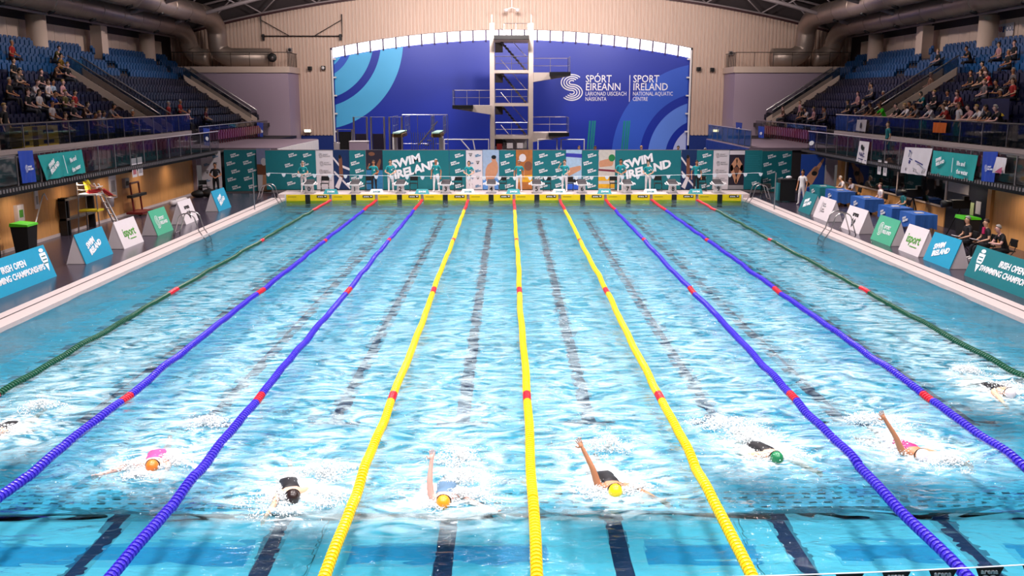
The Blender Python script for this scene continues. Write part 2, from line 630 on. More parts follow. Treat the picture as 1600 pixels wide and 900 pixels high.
for s_, x, z, size, bold in (('SPÓRT', 6.25, 7.02, 0.86, 0.008), ('ÉIREANN', 6.25, 6.36, 0.86, 0.008), ('LÁRIONAD UISCEACH', 6.25, 5.80, 0.46, 0.0), ('NÁISIÚNTA', 6.25, 5.36, 0.46, 0.0),
                             ('SPORT', 10.28, 7.02, 0.86, 0.008), ('IRELAND', 10.28, 6.36, 0.86, 0.008), ('NATIONAL AQUATIC', 10.28, 5.80, 0.46, 0.0), ('CENTRE', 10.28, 5.36, 0.46, 0.0)):
    lettering(mural, s_, M_LETTER, size, face_frame((x, -0.03, z), (1, 0, 0), (0, 0, 1)), bold, align='LEFT', sx=0.86 if size > 0.5 else 0.76)
MB().box(9.98, 10.03, -0.04, -0.02, 5.15, 7.35).build('divider_line', M_LETTER, mural)

strip = thing('window_1', 'curved band of glowing white panes arching over the mural', None, (0, 80.15, 0))
strip['kind'] = 'structure'
n = 28
for i in range(n):
    xa, xb = -15.05 + 30.1 * i / n, -15.05 + 30.1 * (i + 1) / n
    g = 0.03
    mb = MB()
    v = []
    for y0, y1 in ((0.0, 0.28), (0.05, 0.33)):
        v += [(xa + g, y1, arch(xa) - 0.80), (xb - g, y1, arch(xb) - 0.80), (xb - g, y0, arch(xb) - 0.02), (xa + g, y0, arch(xa) - 0.02)]
    mb.add(v, [(0, 1, 2, 3), (4, 5, 6, 7), (0, 1, 5, 4), (1, 2, 6, 5), (2, 3, 7, 6), (3, 0, 4, 7)])
    mb.build('pane', M_GLOW, strip)
    fb = MB().bar((xa, -0.06, arch(xa) - 0.02), (xa, 0.20, arch(xa) - 0.92), 0.11)
    fb.build('glazing_bar', mat('plum_bar', '#4a3a5c', 0.5), strip)
for s in (-1, 1):
    a, b = sorted((s * 14.98, s * 15.12))
    MB().box(a, b, -0.1, 0.05, 1.5, 9.4).build('reveal', M_WHITE, strip)
    for i in range(5):
        z = 2.6 + i * 1.5
        a, b = sorted((s * 14.75, s * 15.05))
        MB().box(a, b, -0.05, 0.1, z, z + 0.12).build('bracket', M_WHITE, strip)

# ------------------------------------------------------------------ roof, trusses
rf = MB()
for i in range(30):
    xa, xb = -30 + i * 2.0, -28 + i * 2.0
    rf.add([(xa, -6, roof_z(xa)), (xb, -6, roof_z(xb)), (xb, 82, roof_z(xb)), (xa, 82, roof_z(xa)),
            (xa, -6, roof_z(xa) + 0.2), (xb, -6, roof_z(xb) + 0.2), (xb, 82, roof_z(xb) + 0.2), (xa, 82, roof_z(xa) + 0.2)], [(0, 1, 2, 3), (4, 5, 6, 7), (0, 1, 5, 4), (3, 2, 6, 7)])
roof = struct(rf.build('ceiling', M_ROOF), 'dark curved roof over the hall')


def low_chord(x):
    return 15.0 - 0.0063 * x * x


COLUMN_Y = [20.4, 29.0, 37.6, 46.2, 54.8, 63.4, 72.0]
for j, y in enumerate(COLUMN_Y + [79.3]):
    t = thing('roof_truss', None, None, (0, y, 0))
    struct(t, 'grey tubular roof truss across the hall, %s counted from the far wall' % NTH[8 - j])
    xs = [-27.4 + 54.8 * i / 24 for i in range(25)]
    lc = low_chord if j < 7 else (lambda x: gable(x) + 0.05)
    MB().tube([(x, 0, lc(x)) for x in xs], 0.15 if j < 7 else 0.07, 8).build('lower_chord', M_TRUSS, t, True)
    MB().tube([(x, 0, roof_z(x) - 0.15) for x in xs], 0.10, 6).build('upper_chord', M_TRUSS, t, True)
    for i in range(24):
        xa, xb = xs[i], xs[i + 1]
        a, b = ((xa, 0, lc(xa)), (xb, 0, roof_z(xb) - 0.15)) if i % 2 else ((xa, 0, roof_z(xa) - 0.15), (xb, 0, lc(xb)))
        MB().tube([a, b], 0.06, 6).build('web', M_TRUSS, t, True)
for s, nm in ((-1, 'left'), (1, 'right')):
    t = thing('eaves_truss', None, None, (s * 27.0, 0, 0))
    struct(t, 'long lattice truss over the back row of the %s stand' % nm)
    MB().tube([(0, 18, 10.25), (0, 79, 10.25)], 0.09, 8).build('lower_chord', M_TRUSS, t, True)
    MB().tube([(0, 18, 11.1), (0, 79, 11.1)], 0.08, 8).build('upper_chord', M_TRUSS, t, True)
    for i in range(27):
        y = 20.5 + i * 2.15
        for d in (-0.45, 0.45):
            MB().tube([(0, y, 10.25), (0, y + d, 11.1)], 0.04, 5).build('web', M_TRUSS, t, True)
    for j, y in enumerate(COLUMN_Y[2:]):
        c = thing('column', None, None, (s * 27.45, y, 0))
        struct(c, 'pale column behind the %s stand, %s from the far end' % (nm, NTH[5 - j]))
        if j % 2 == 0:
            MB().lathe([(0.55, 3.0), (0.55, 10.15)], 20).build('shaft', M_CREAM, c, True)
        else:
            MB().box(-0.36, 0.36, -0.5, 0.5, 3.0, 10.15).build('shaft', M_CREAM, c)
        MB().box(-0.3, 0.3, -0.3, 0.3, 10.15, 10.3).build('cap_plate', M_TRUSS, c)
    # two ventilation ducts running along the stand, dropping at the far end
    for q, (dx, dz, r) in enumerate(((23.6, 11.7, 0.75), (25.9, 10.85, 0.68))):
        t = thing('ventilation_duct', '%s round grey duct above the %s stand, bending down at the far end' % (('inner', 'outer')[q], nm), 'duct', (s * dx, 0, 0))
        path = [(0, 20, dz), (0, 74.0, dz)]
        for k in range(1, 7):
            a = PI / 2 * k / 6
            path.append((0, 74.0 + 2.9 * math.sin(a), dz - 1.2 * (1 - math.cos(a))))
        path += [(0, 77.0, 9.6)]
        for k in range(1, 7):
            a = PI / 2 * k / 6
            path.append((-s * 1.2 * (1 - math.cos(a)), 77.1, 9.6 - 0.95 * math.sin(a)))
        path.append((-s * (4.2 if s < 0 and q == 0 else (2.6 if q == 0 else 1.45)), 77.1, 8.65))
        MB().tube(path, r, 18).build('tube', M_DUCT, t, True)
        for k in range(16):
            y = 24 + k * 3.2
            MB().tube([(0, y, dz), (0, y + 0.10, dz)], r + 0.03, 18).build('joint_ring', M_DUCT, t, True)
        for k in range(9):
            y = 26 + k * 5.4
            MB().tube([(-s * 0.2, y, dz - r + 0.04), (-s * 0.24, y, dz - r - 0.06)], 0.22, 10).build('air_outlet', M_DARK, t)

# ------------------------------------------------------------------ stands
ROWS = 10


def row_x(k):
    return 20.3 + 0.78 * k


def row_z(k):
    return 3.5 + 0.5 * k


STAIRS = ((32.7, 34.6), (51.8, 53.6), (70.8, 72.5))
M_GRAIN = mat('grey_step', '#77686a', 0.7, var=0.1)
for s, nm in ((-1, 'left'), (1, 'right')):
    pts = [(s * 19.5, 3.2), (s * 19.5, 3.5)]
    for k in range(ROWS):
        x1 = 19.7 + 0.78 * (k + 1)
        pts.append((s * x1, row_z(k)))
        if k < ROWS - 1:
            pts.append((s * x1, row_z(k + 1)))
    pts += [(s * 28.3, row_z(9)), (s * 28.3, 3.2)]
    struct(MB().prism(pts, 22, 75.9, 'Y').build('floor_terrace_' + nm, M_TERRACE), 'stepped dark terrace of the %s stand' % nm)
    a, b = sorted((s * 19.38, s * 19.56))
    struct(MB().box(a, b, 22, 56.2, 3.22, 3.55).build('trim_' + ('3' if s < 0 else '4'), M_COPING), 'cream fascia along the foot of the %s upper stand' % nm)
    # back wall made of cream panels
    w = struct(MB().box(min(s * 28.4, s * 28.6), max(s * 28.4, s * 28.6), 22, 79.9, 3.0, 12.0).build('wall_' + nm, M_CONC), 'wall behind the top row of the %s stand' % nm)
    for i in range(38):
        y = 23 + i * 1.43
        a, b = sorted((s * 28.25, s * 28.4))
        MB().box(a, b, y, y + 1.40, 7.8, 9.9).build('panel', M_CREAM, w)
    # gallery slab in front of and under the stand
    gal = MB()
    a, b = sorted((s * 17.0, s * 19.6))
    gal.box(a, b, 22, 74.2, 2.36, 2.56)
    a, b = sorted((s * 17.15, s * 19.6))
    gal.box(a, b, 22, 54, 2.25, 2.36)
    g = struct(gal.build('floor_gallery_' + nm, M_SOFFIT), 'dark gallery floor with black soffit on the %s side' % nm)
    ribs = MB()
    for i in range(190):
        y = 24 + i * 0.21
        a, b = sorted((s * 16.97, s * 17.0))
        ribs.box(a, b, y, y + 0.09, 2.40, 2.52)
    tag(ribs.build('fascia_ribs', M_RAIL, g), kind='stuff')
    a, b = sorted((s * 18.9, s * 19.5))
    MB().box(a, b, 22, 56.2, 2.5, 3.22).build('riser', M_CONC, g)
    # wider gallery end by the diving hall
    plat = MB()
    a, b = sorted((s * 13.9, s * 19.6))
    plat.box(a, b, 54.6, 67, 2.45, 2.6)
    pl = struct(plat.build('floor_gallery_end_' + nm, mat('mauve_floor', '#85707c', 0.5, var=0.1)), 'mauve topped end of the %s gallery beyond the banners' % nm)
    a, b = sorted((s * 13.9, s * 18.0))
    MB().box(a + 0.06, b - 0.06, 54.7, 66.9, 0.1, 2.45).build('core', M_CONC, pl)
    for i in range(37):
        y = 54.65 + i * 0.33
        a, b = sorted((s * 13.84, s * 13.92))
        MB().box(a, b, y, y + 0.27, 0.15, 2.55).build('slat', M_WHITE if s < 0 else M_BLUE_DADO, pl)
    # lilac block closing the stand
    blk = MB()
    a, b = sorted((s * 17.85, s * 30))
    blk.box(a, b, 76.0, 79.85, 0.1, 7.45)
    bl = struct(blk.build('wall_block_' + nm, M_LILAC), 'lilac plastered block at the far end of the %s stand' % nm)
    a, b = sorted((s * 17.7, s * 30))
    MB().box(a, b, 75.85, 79.85, 7.45, 7.92).build('parapet', M_CREAM, bl)
    t = thing('guard_rail', 'thin dark guard rail on top of the %s lilac block' % nm, 'railing', (0, 75.95, 7.92))
    MB().tube([(s * 17.85, 3.6, 1.1), (s * 17.85, 0, 1.1), (s * 27, 0, 1.1)], 0.03, 6).build('handrail', M_DARK, t)
    for i in range(7):
        MB().tube([(s * (17.85 + 1.5 * i), 0, 0), (s * (17.85 + 1.5 * i), 0, 1.1)], 0.02, 5).build('post', M_DARK, t)
    for i in range(12):
        MB().tube([(s * 17.85, 0.3 * i, 0), (s * 17.85, 0.3 * i, 1.1)], 0.02, 5).build('bar', M_DARK, t)
    # lower wall under the gallery
    if s < 0:
        w = struct(MB().box(-18.6, -18.25, 22, 53.0, 0.1, 2.3).build('wall_timber_left', M_CONC), 'timber panelled wall under the left gallery')
        for i in range(25):
            y = 23 + i * 1.2
            MB().box(-18.25, -18.2, y, y + 1.19, 0.22, 2.28).build('panel', M_TIMBER, w)
        struct(MB().box(-18.24, -18.17, 22, 53, 0.1, 0.21).build('baseboard_left', M_COPING), 'pale skirting along the timber wall')
        struct(MB().box(-19.6, -18.2, 52.6, 53.0, 0.1, 2.5).build('wall_left_end', M_DARK), 'dark return wall at the end of the timber wall')

# stairs up through the navy rows, with cream stringers, glass sides and rails
for s, nm in ((-1, 'left'), (1, 'right')):
    for j, (y0, y1) in enumerate(STAIRS):
        t = thing('stair', None, None, (0, y0, 0))
        struct(t, 'stepped stair with glass sides in the %s stand, %s from the far end' % (nm, NTH[3 - j]))
        for i in range(12):
            x0, z0 = 19.7 + 0.39 * i, 3.5 + 0.25 * i
            a, b = sorted((s * x0, s * (x0 + 0.40)))
            MB().box(a, b, 0.1, y1 - y0 - 0.1, z0 - 0.2, z0 + 0.25).build('step', M_GRAIN, t)
        for yy in (0.0, y1 - y0 - 0.08):
            lo, hi = (19.6, 3.55), (24.5, 6.75)
            MB().prism([(s * lo[0], lo[1]), (s * hi[0], hi[1]), (s * hi[0], hi[1] + 0.42), (s * lo[0], lo[1] + 0.42)], yy, yy + 0.08, 'Y').build('stringer', M_CREAM, t)
            MB().prism([(s * lo[0], lo[1] + 0.42), (s * hi[0], hi[1] + 0.42), (s * hi[0], hi[1] + 1.0), (s * lo[0], lo[1] + 1.0)], yy + 0.03, yy + 0.05, 'Y').build('glass_side', G_RAIL, t)
            MB().tube([(s * lo[0], yy + 0.04, lo[1] + 1.02), (s * hi[0], yy + 0.04, hi[1] + 1.02)], 0.035, 8).build('handrail', M_STEEL, t)
        a, b = sorted((s * 24.45, s * 24.5))
        MB().box(a, b, 0.0, y1 - y0, 6.75, 7.6).build('glass_end', G_TINT, t)


# ------------------------------------------------------------------ balustrades
def balustrade(label, x, y0, y1, z0, z1, glass, pitch=1.6, posts=True):
    t = thing('glass_balustrade', label, 'balustrade', (x, y0, z0))
    n = max(1, round((y1 - y0) / pitch))
    d = (y1 - y0) / n
    me = MB().box(-0.008, 0.008, 0.02, d - 0.02, 0.06, z1 - z0 - 0.03).mesh('pane', glass)
    pm = MB().box(-0.02, 0.02, -0.02, 0.02, 0.0, z1 - z0).mesh('post', M_RAIL)
    for i in range(n):
        put('pane', me, t, (0, i * d, 0))
        if posts:
            put('post', pm, t, (0, i * d, 0))
    MB().tube([(0, 0, z1 - z0), (0, y1 - y0, z1 - z0)], 0.035, 8).build('handrail', M_STEEL, t)
    return t


for s, nm in ((-1, 'left'), (1, 'right')):
    balustrade('long clear glass balustrade along the %s gallery edge above the pool deck' % nm, s * 17.02, 24.0, 53.6, 2.56, 3.6, G_RAIL)
    balustrade('clear glass balustrade at the foot of the %s upper stand' % nm, s * 19.45, 24.0, 56.2, 3.55, 4.5, G_RAIL, 2.0)
    balustrade('lower glass balustrade before the far rows of the %s stand' % nm, s * 19.2, 57.0, 74.0, 2.56, 3.75, G_RAIL, 2.2)
balustrade('blue tinted glass balustrade at the right gallery end behind the banners', 14.0, 54.7, 66.9, 2.6, 3.6, G_TINT, 1.6)
# timber and window front under the right gallery
wr = struct(MB().box(18.9, 19.3, 22, 53.0, 0.1, 2.3).build('wall_right_lower', M_DARK), 'dark room front under the right gallery')
for i in range(6):
    MB().box(18.2, 18.26, 38.2 + i * 2.05, 38.2 + i * 2.05 + 2.03, 0.1, 0.95).build('panel', M_TIMBER, wr)
for i in range(9):
    MB().box(18.2, 18.26, 23 + i * 1.24, 23 + i * 1.24 + 1.23, 0.1, 2.28).build('panel', M_TIMBER, wr)
MB().box(18.1, 18.5, 34.2, 34.5, 0.1, 2.28).build('door_post', M_TIMBER, wr)
MB().box(18.0, 18.4, 50.6, 51.2, 0.1, 2.28).build('door_post', M_TIMBER, wr)
win = thing('window_2', 'dark office windows with pale frames under the right gallery', None, (18.2, 38.2, 0.95))
win['kind'] = 'structure'
for y in (0.0, 5.1, 12.2):
    MB().box(-0.03, 0.08, y - 0.06, y + 0.06, 0, 1.33).build('frame', M_CREAM, win)
MB().box(-0.03, 0.08, 0, 12.2, -0.04, 0.03).build('sill', M_CREAM, win)
MB().box(-0.03, 0.08, 0, 12.2, 1.12, 1.18).build('frame', M_RAIL, win)
for i in range(6):
    MB().box(0.0, 0.015, 0.06 + i * 2.03, 0.06 + i * 2.03 + 1.95, 0.03, 1.12).build('pane', G_WIN, win)
dr = thing('door_1', 'dark glazed door beside the office windows', None, (18.2, 34.6, 0.1))
dr['kind'] = 'structure'
MB().box(0.0, 0.05, 0.05, 3.5, 0.0, 2.2).build('leaf', M_DARK, dr)
MB().box(-0.02, 0.0, 0.5, 0.9, 0.9, 1.4).build('notice', M_WHITE, dr)
MB().box(-0.02, 0.0, 1.05, 1.35, 0.8, 1.3).build('notice', mat('pale_green_paper', '#b9c98e', 0.6), dr)
MB().box(-0.02, 0.0, 1.6, 3.4, 1.55, 2.1).build('whiteboard', mat('grey_board', '#8f8684', 0.5), dr)

# ------------------------------------------------------------------ floodlights of the hall
for i, (x, y) in enumerate(FLOOD_SPOTS):
    z = low_chord(x) - 0.5
    t = thing('ceiling_floodlight', 'white flood lamp under the roof, %s row along, %s' % (NTH[i // 3 + 1], ('left', 'centre', 'right')[i % 3]), 'lamp', (x, y, z), group='hall floodlights')
    MB().box(-0.85, 0.85, -0.45, 0.45, 0.05, 0.22).build('housing', M_WHITE, t)
    MB().tube([(0, 0, 0.2), (0, 0, 0.9)], 0.03, 6).build('hanger', M_TRUSS, t)
    ld = bpy.data.lights.new('flood', 'AREA')
    ld.shape = 'RECTANGLE'
    ld.size, ld.size_y = 1.6, 0.8
    ld.energy = FLOOD_POWER
    ld.color = FLOOD_COLOR
    ld.spread = math.radians(FLOOD_SPREAD)
    lo = bpy.data.objects.new('lamp_light', ld)
    col.objects.link(lo)
    lo.parent = t
    lo.location = (0, 0, 0.03)

for i, (x, y, k) in enumerate(WASH_FILL_SPOTS):
    t = thing('wall_washer', 'flood lamp aimed at the far wall, %s from the left' % NTH[i + 1], 'lamp', (x, y, 13.2), group='lamps washing the far wall')
    t.rotation_euler = (math.radians(80), 0, 0)
    MB().box(-0.85, 0.85, -0.45, 0.45, 0.05, 0.22).build('housing', M_WHITE, t)
    MB().tube([(0, 0.1, 0.1), (0, 1.6, 0.3)], 0.03, 6).build('hanger', M_TRUSS, t)
    ld = bpy.data.lights.new('wash', 'AREA')
    ld.shape = 'RECTANGLE'
    ld.size, ld.size_y = 1.6, 0.8
    ld.energy = WASH_FILL_POWER * k
    ld.color = (1.0, 0.90, 0.86)
    ld.spread = math.radians(120)
    lo = bpy.data.objects.new('lamp_light', ld)
    col.objects.link(lo)
    lo.parent = t
    lo.location = (0, 0, 0.03)


def area_lamp(parent, power, size, color, spread, loc=(0, 0, 0.0)):
    ld = bpy.data.lights.new('lamp_light', 'AREA')
    ld.shape = 'SQUARE'
    ld.size = size
    ld.energy = power
    ld.color = color
    ld.spread = math.radians(spread)
    lo = bpy.data.objects.new('lamp_light', ld)
    col.objects.link(lo)
    lo.parent = parent
    lo.location = loc


for i, (s, y) in enumerate(STAND_FILL_SPOTS):
    t = thing('stand_lamp', 'lamp over the %s stand, %s from the near end' % ('left' if s < 0 else 'right', NTH[i % 5 + 1]), 'lamp', (s * 17.5, y, 12.6), group='lamps over the stands')
    t.rotation_euler = (0, -s * math.radians(48), 0)
    MB().box(-0.35, 0.35, -0.5, 0.5, 0.05, 0.25).build('housing', M_WHITE, t)
    MB().tube([(0, 0, 0.2), (0.3, 0, 0.9)], 0.03, 6).build('hanger', M_TRUSS, t)
    area_lamp(t, STAND_FILL_POWER, 0.6, (1.0, 0.88, 0.84), 100)
for i, (s, y) in enumerate(SOFFIT_SPOTS):
    t = thing('soffit_lamp', 'small round lamp under the %s gallery, %s from the near end' % ('left' if s < 0 else 'right', NTH[i % 6 + 1]), 'lamp', (s * 17.4, y, 2.23), group='lamps under the galleries')
    MB().lathe([(0.10, 0.0), (0.12, 0.02), (0.12, 0.06)], 12).build('rim', M_WHITE, t, True)
    area_lamp(t, SOFFIT_POWER, 0.16, (1.0, 0.84, 0.68), 160, (0, 0, -0.01))


# ------------------------------------------------------------------ water
SWIMMERS = [  # lane centre x, head y, foam size
    (-8.75, 12.9, 1.0), (-5.72, 11.55, 1.15), (-3.35, 10.45, 1.2), (-1.22, 10.25, 1.1), (1.15, 10.7, 1.1), (3.75, 12.0, 1.3), (6.15, 12.0, 1.45), (9.1, 15.1, 1.2)]


def water_height(x, y):
    h = 0.0
    for kx, ky, a, p in ((0.55, 1.35, 0.012, 0.3), (-0.8, 1.9, 0.010, 1.7), (1.3, 2.6, 0.007, 4.1), (0.2, 3.4, 0.006, 2.2), (-2.1, 2.9, 0.005, 0.9), (2.9, 4.7, 0.004, 5.0)):
        h += a * math.sin(kx * x + ky * y + p + 0.6 * math.sin(0.4 * x + p))
    for sx, sy, f in SWIMMERS:
        dx, dy = x - sx, y - sy
        d2 = dx * dx + (dy - 0.5) ** 2
        if d2 < 9:
            h += 0.03 * f * math.exp(-d2 / 1.2) * math.sin(5 * dx + 3 * dy)
        if dy > -0.3 and dy < 9 and abs(dx) < 2.2:   # wake behind the swimmer
            h += 0.018 * math.exp(-dy / 4.0) * math.sin(6 * abs(dx) - 4 * dy)
    return h


def make_water():
    nx, ny = 200, 400
    verts, faces, foam, air_glare, chop = [], [], [], [], []
    x0, x1, y0, y1 = -POOL_W + 0.02, POOL_W - 0.02, -0.45, POOL_L - 0.02
    rnd = random.Random(3)
    for j in range(ny + 1):
        y = y0 + (y1 - y0) * (j / ny) ** 1.25
        for i in range(nx + 1):
            x = x0 + (x1 - x0) * i / nx
            verts.append((x, y, water_height(x, y)))
            f = 0.0
            for sx, sy, k in SWIMMERS:
                dx, dy = (x - sx), (y - sy)
                f += 0.95 * k * math.exp(-(dx * dx * 2.6 + (dy - 0.35) ** 2 * 0.9))
                if dy > 0:
                    f += 0.42 * k * math.exp(-(dx * dx) * 1.5) * math.exp(-dy / 3.0)
            foam.append(min(f, 1.4))
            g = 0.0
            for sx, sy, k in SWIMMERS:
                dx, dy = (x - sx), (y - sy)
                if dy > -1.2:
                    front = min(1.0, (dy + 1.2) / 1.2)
                    g = max(g, front * math.exp(-(abs(dx) / 1.25) ** 3) * math.exp(-max(dy, 0) / 15.0))  # slow decay also whitens the far lanes in place of reflected glare
            air_glare.append(g)
            chop.append(0.30 + 0.70 * min(1.0, max(0.0, (y - 9.6) / 2.0)) + 1.5 * min(1.0, max(0.0, (y - 14) / 24.0)))
    for j in range(ny):
        for i in range(nx):
            a = j * (nx + 1) + i
            faces.append((a, a + 1, a + nx + 2, a + nx + 1))
    me = bpy.data.meshes.new('pool_water')
    me.from_pydata(verts, [], faces)
    at_ = me.attributes.new('foam', 'FLOAT', 'POINT')
    at_.data.foreach_set('value', foam)
    for nm_, data in (('aeration', air_glare), ('chop', chop)):
        me.attributes.new(nm_, 'FLOAT', 'POINT').data.foreach_set('value', data)
    me.polygons.foreach_set('use_smooth', [True] * len(faces))
    m = bpy.data.materials.new('pool_water')
    m.use_nodes = True
    nt = m.node_tree
    for n in list(nt.nodes):
        nt.nodes.remove(n)
    N = nt.nodes.new
    L = nt.links.new
    out = N('ShaderNodeOutputMaterial')
    tc = N('ShaderNodeTexCoord')
    mp = N('ShaderNodeMapping')
    mp.inputs['Scale'].default_value = (0.55, 1.0, 1.0)
    L(tc.outputs['Object'], mp.inputs[0])

    def noise(scale, detail=4, dist=0.6, src=mp):
        n_ = N('ShaderNodeTexNoise')
        n_.inputs['Scale'].default_value = scale
        n_.inputs['Detail'].default_value = detail
        n_.inputs['Distortion'].default_value = dist
        L(src.outputs[0], n_.inputs['Vector'])
        return n_
    n1, n2 = noise(1.6), noise(5.5)
    add = N('ShaderNodeMath')
    add.operation = 'MULTIPLY_ADD'
    L(n2.outputs['Fac'], add.inputs[0])
    add.inputs[1].default_value = 0.34
    L(n1.outputs['Fac'], add.inputs[2])
    n3 = noise(15.0, 2)
    add3 = N('ShaderNodeMath')
    add3.operation = 'MULTIPLY_ADD'
    L(n3.outputs['Fac'], add3.inputs[0])
    add3.inputs[1].default_value = 0.07
    L(add.outputs[0], add3.inputs[2])
    ch = N('ShaderNodeAttribute')
    ch.attribute_name = 'chop'
    add = N('ShaderNodeMath')
    add.operation = 'MULTIPLY'
    zero = N('ShaderNodeMath')
    zero.operation = 'SUBTRACT'
    L(add3.outputs[0], zero.inputs[0])
    zero.inputs[1].default_value = 0.705
    L(zero.outputs[0], add.inputs[0])
    L(ch.outputs['Fac'], add.inputs[1])

    def bump(strength, dist):
        b = N('ShaderNodeBump')
        b.inputs['Strength'].default_value = strength
        b.inputs['Distance'].default_value = dist
        L(add.outputs[0], b.inputs['Height'])
        return b
    b_ref = bump(1.0, WATER_BUMP)
    b_rfr = N('ShaderNodeBump')
    b_rfr.inputs['Strength'].default_value = 1.0
    b_rfr.inputs['Distance'].default_value = WATER_BUMP * 13.0
    low = N('ShaderNodeMath')
    low.operation = 'MULTIPLY'
    lz = N('ShaderNodeMath')
    lz.operation = 'SUBTRACT'
    L(noise(1.3, 2, 0.4).outputs['Fac'], lz.inputs[0])
    lz.inputs[1].default_value = 0.5
    L(lz.outputs[0], low.inputs[0])
    L(ch.outputs['Fac'], low.inputs[1])
    L(low.outputs[0], b_rfr.inputs['Height'])
    gl = N('ShaderNodeBsdfGlossy')
    gl.inputs['Roughness'].default_value = 0.09
    L(b_ref.outputs[0], gl.inputs['Normal'])
    rf_ = N('ShaderNodeBsdfRefraction')
    rf_.inputs['IOR'].default_value = 1.014
    rf_.inputs['Roughness'].default_value = 0.0
    rf_.inputs['Color'].default_value = (0.76, 0.96, 1.0, 1)
    L(b_rfr.outputs[0], rf_.inputs['Normal'])
    tr = N('ShaderNodeBsdfTransparent')
    tr.inputs['Color'].default_value = (0.76, 0.96, 1.0, 1)
    m1 = N('ShaderNodeMixShader')
    m1.inputs[0].default_value = 0.64
    L(tr.outputs[0], m1.inputs[1])
    L(rf_.outputs[0], m1.inputs[2])
    fr = N('ShaderNodeFresnel')
    fr.inputs['IOR'].default_value = 1.33
    L(b_ref.outputs[0], fr.inputs['Normal'])
    m2 = N('ShaderNodeMixShader')
    L(fr.outputs[0], m2.inputs[0])
    L(m1.outputs[0], m2.inputs[1])
    L(gl.outputs[0], m2.inputs[2])
    # foam where the water is churned
    att = N('ShaderNodeAttribute')
    att.attribute_name = 'foam'
    f1 = noise(4.2, 9, 2.2)
    ms = N('ShaderNodeMath')
    ms.operation = 'ADD'
    L(f1.outputs['Fac'], ms.inputs[0])
    sc = N('ShaderNodeMath')
    sc.operation = 'MULTIPLY'
    L(att.outputs['Fac'], sc.inputs[0])
    sc.inputs[1].default_value = 0.25
    L(sc.outputs[0], ms.inputs[1])
    mr = N('ShaderNodeMapRange')
    mr.inputs['From Min'].default_value = 0.70
    mr.inputs['From Max'].default_value = 0.92
    mr.inputs['To Max'].default_value = 0.85
    L(ms.outputs[0], mr.inputs['Value'])
    df = N('ShaderNodeBsdfDiffuse')
    df.inputs[0].default_value = (0.86, 0.92, 0.95, 1)
    m3 = N('ShaderNodeMixShader')
    L(mr.outputs[0], m3.inputs[0])
    L(m2.outputs[0], m3.inputs[1])
    L(df.outputs[0], m3.inputs[2])
    # fine bubbles pale the wakes; the lengthened tail also paints the far whitish glare
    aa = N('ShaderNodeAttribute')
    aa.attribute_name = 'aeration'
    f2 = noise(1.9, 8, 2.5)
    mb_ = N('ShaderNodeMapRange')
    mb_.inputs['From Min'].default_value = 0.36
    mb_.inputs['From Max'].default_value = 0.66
    mb_.inputs['To Max'].default_value = AERATION_GLARE
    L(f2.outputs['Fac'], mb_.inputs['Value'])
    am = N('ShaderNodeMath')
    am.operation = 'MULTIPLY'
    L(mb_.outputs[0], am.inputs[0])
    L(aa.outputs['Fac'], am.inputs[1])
    bub_glare = N('ShaderNodeBsdfDiffuse')
    bub_glare.inputs[0].default_value = (0.70, 0.90, 0.97, 1)
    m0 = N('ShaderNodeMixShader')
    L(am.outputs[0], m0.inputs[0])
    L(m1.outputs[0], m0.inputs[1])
    L(bub_glare.outputs[0], m0.inputs[2])
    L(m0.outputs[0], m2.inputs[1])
    L(m3.outputs[0], out.inputs[0])
    me.materials.append(m)
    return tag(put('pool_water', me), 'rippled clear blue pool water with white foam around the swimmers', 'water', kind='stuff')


AERATION_GLARE = 0.66
WATER_BUMP = 0.30
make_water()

# ------------------------------------------------------------------ lane ropes
M_ROPE = {'green': mat('rope_green', '#0e4a34', 0.35, var=0.2), 'blue': mat('rope_blue', '#3320b8', 0.35, var=0.15), 'yellow': mat('rope_yellow', '#f4c400', 0.35, var=0.08), 'red': mat('rope_red', '#c8182e', 0.35, var=0.12)}
M_CABLE = mat('steel_cable', '#8a8a90', 0.4, metal=0.8)
DISC_R, DISC_P = 0.078, 0.092


def disc_prof(n):
    return [(0.030, -0.040), (DISC_R * 0.93, -0.030), (DISC_R, -0.012), (DISC_R, 0.012), (DISC_R * 0.93, 0.028), (0.030, 0.036)], n


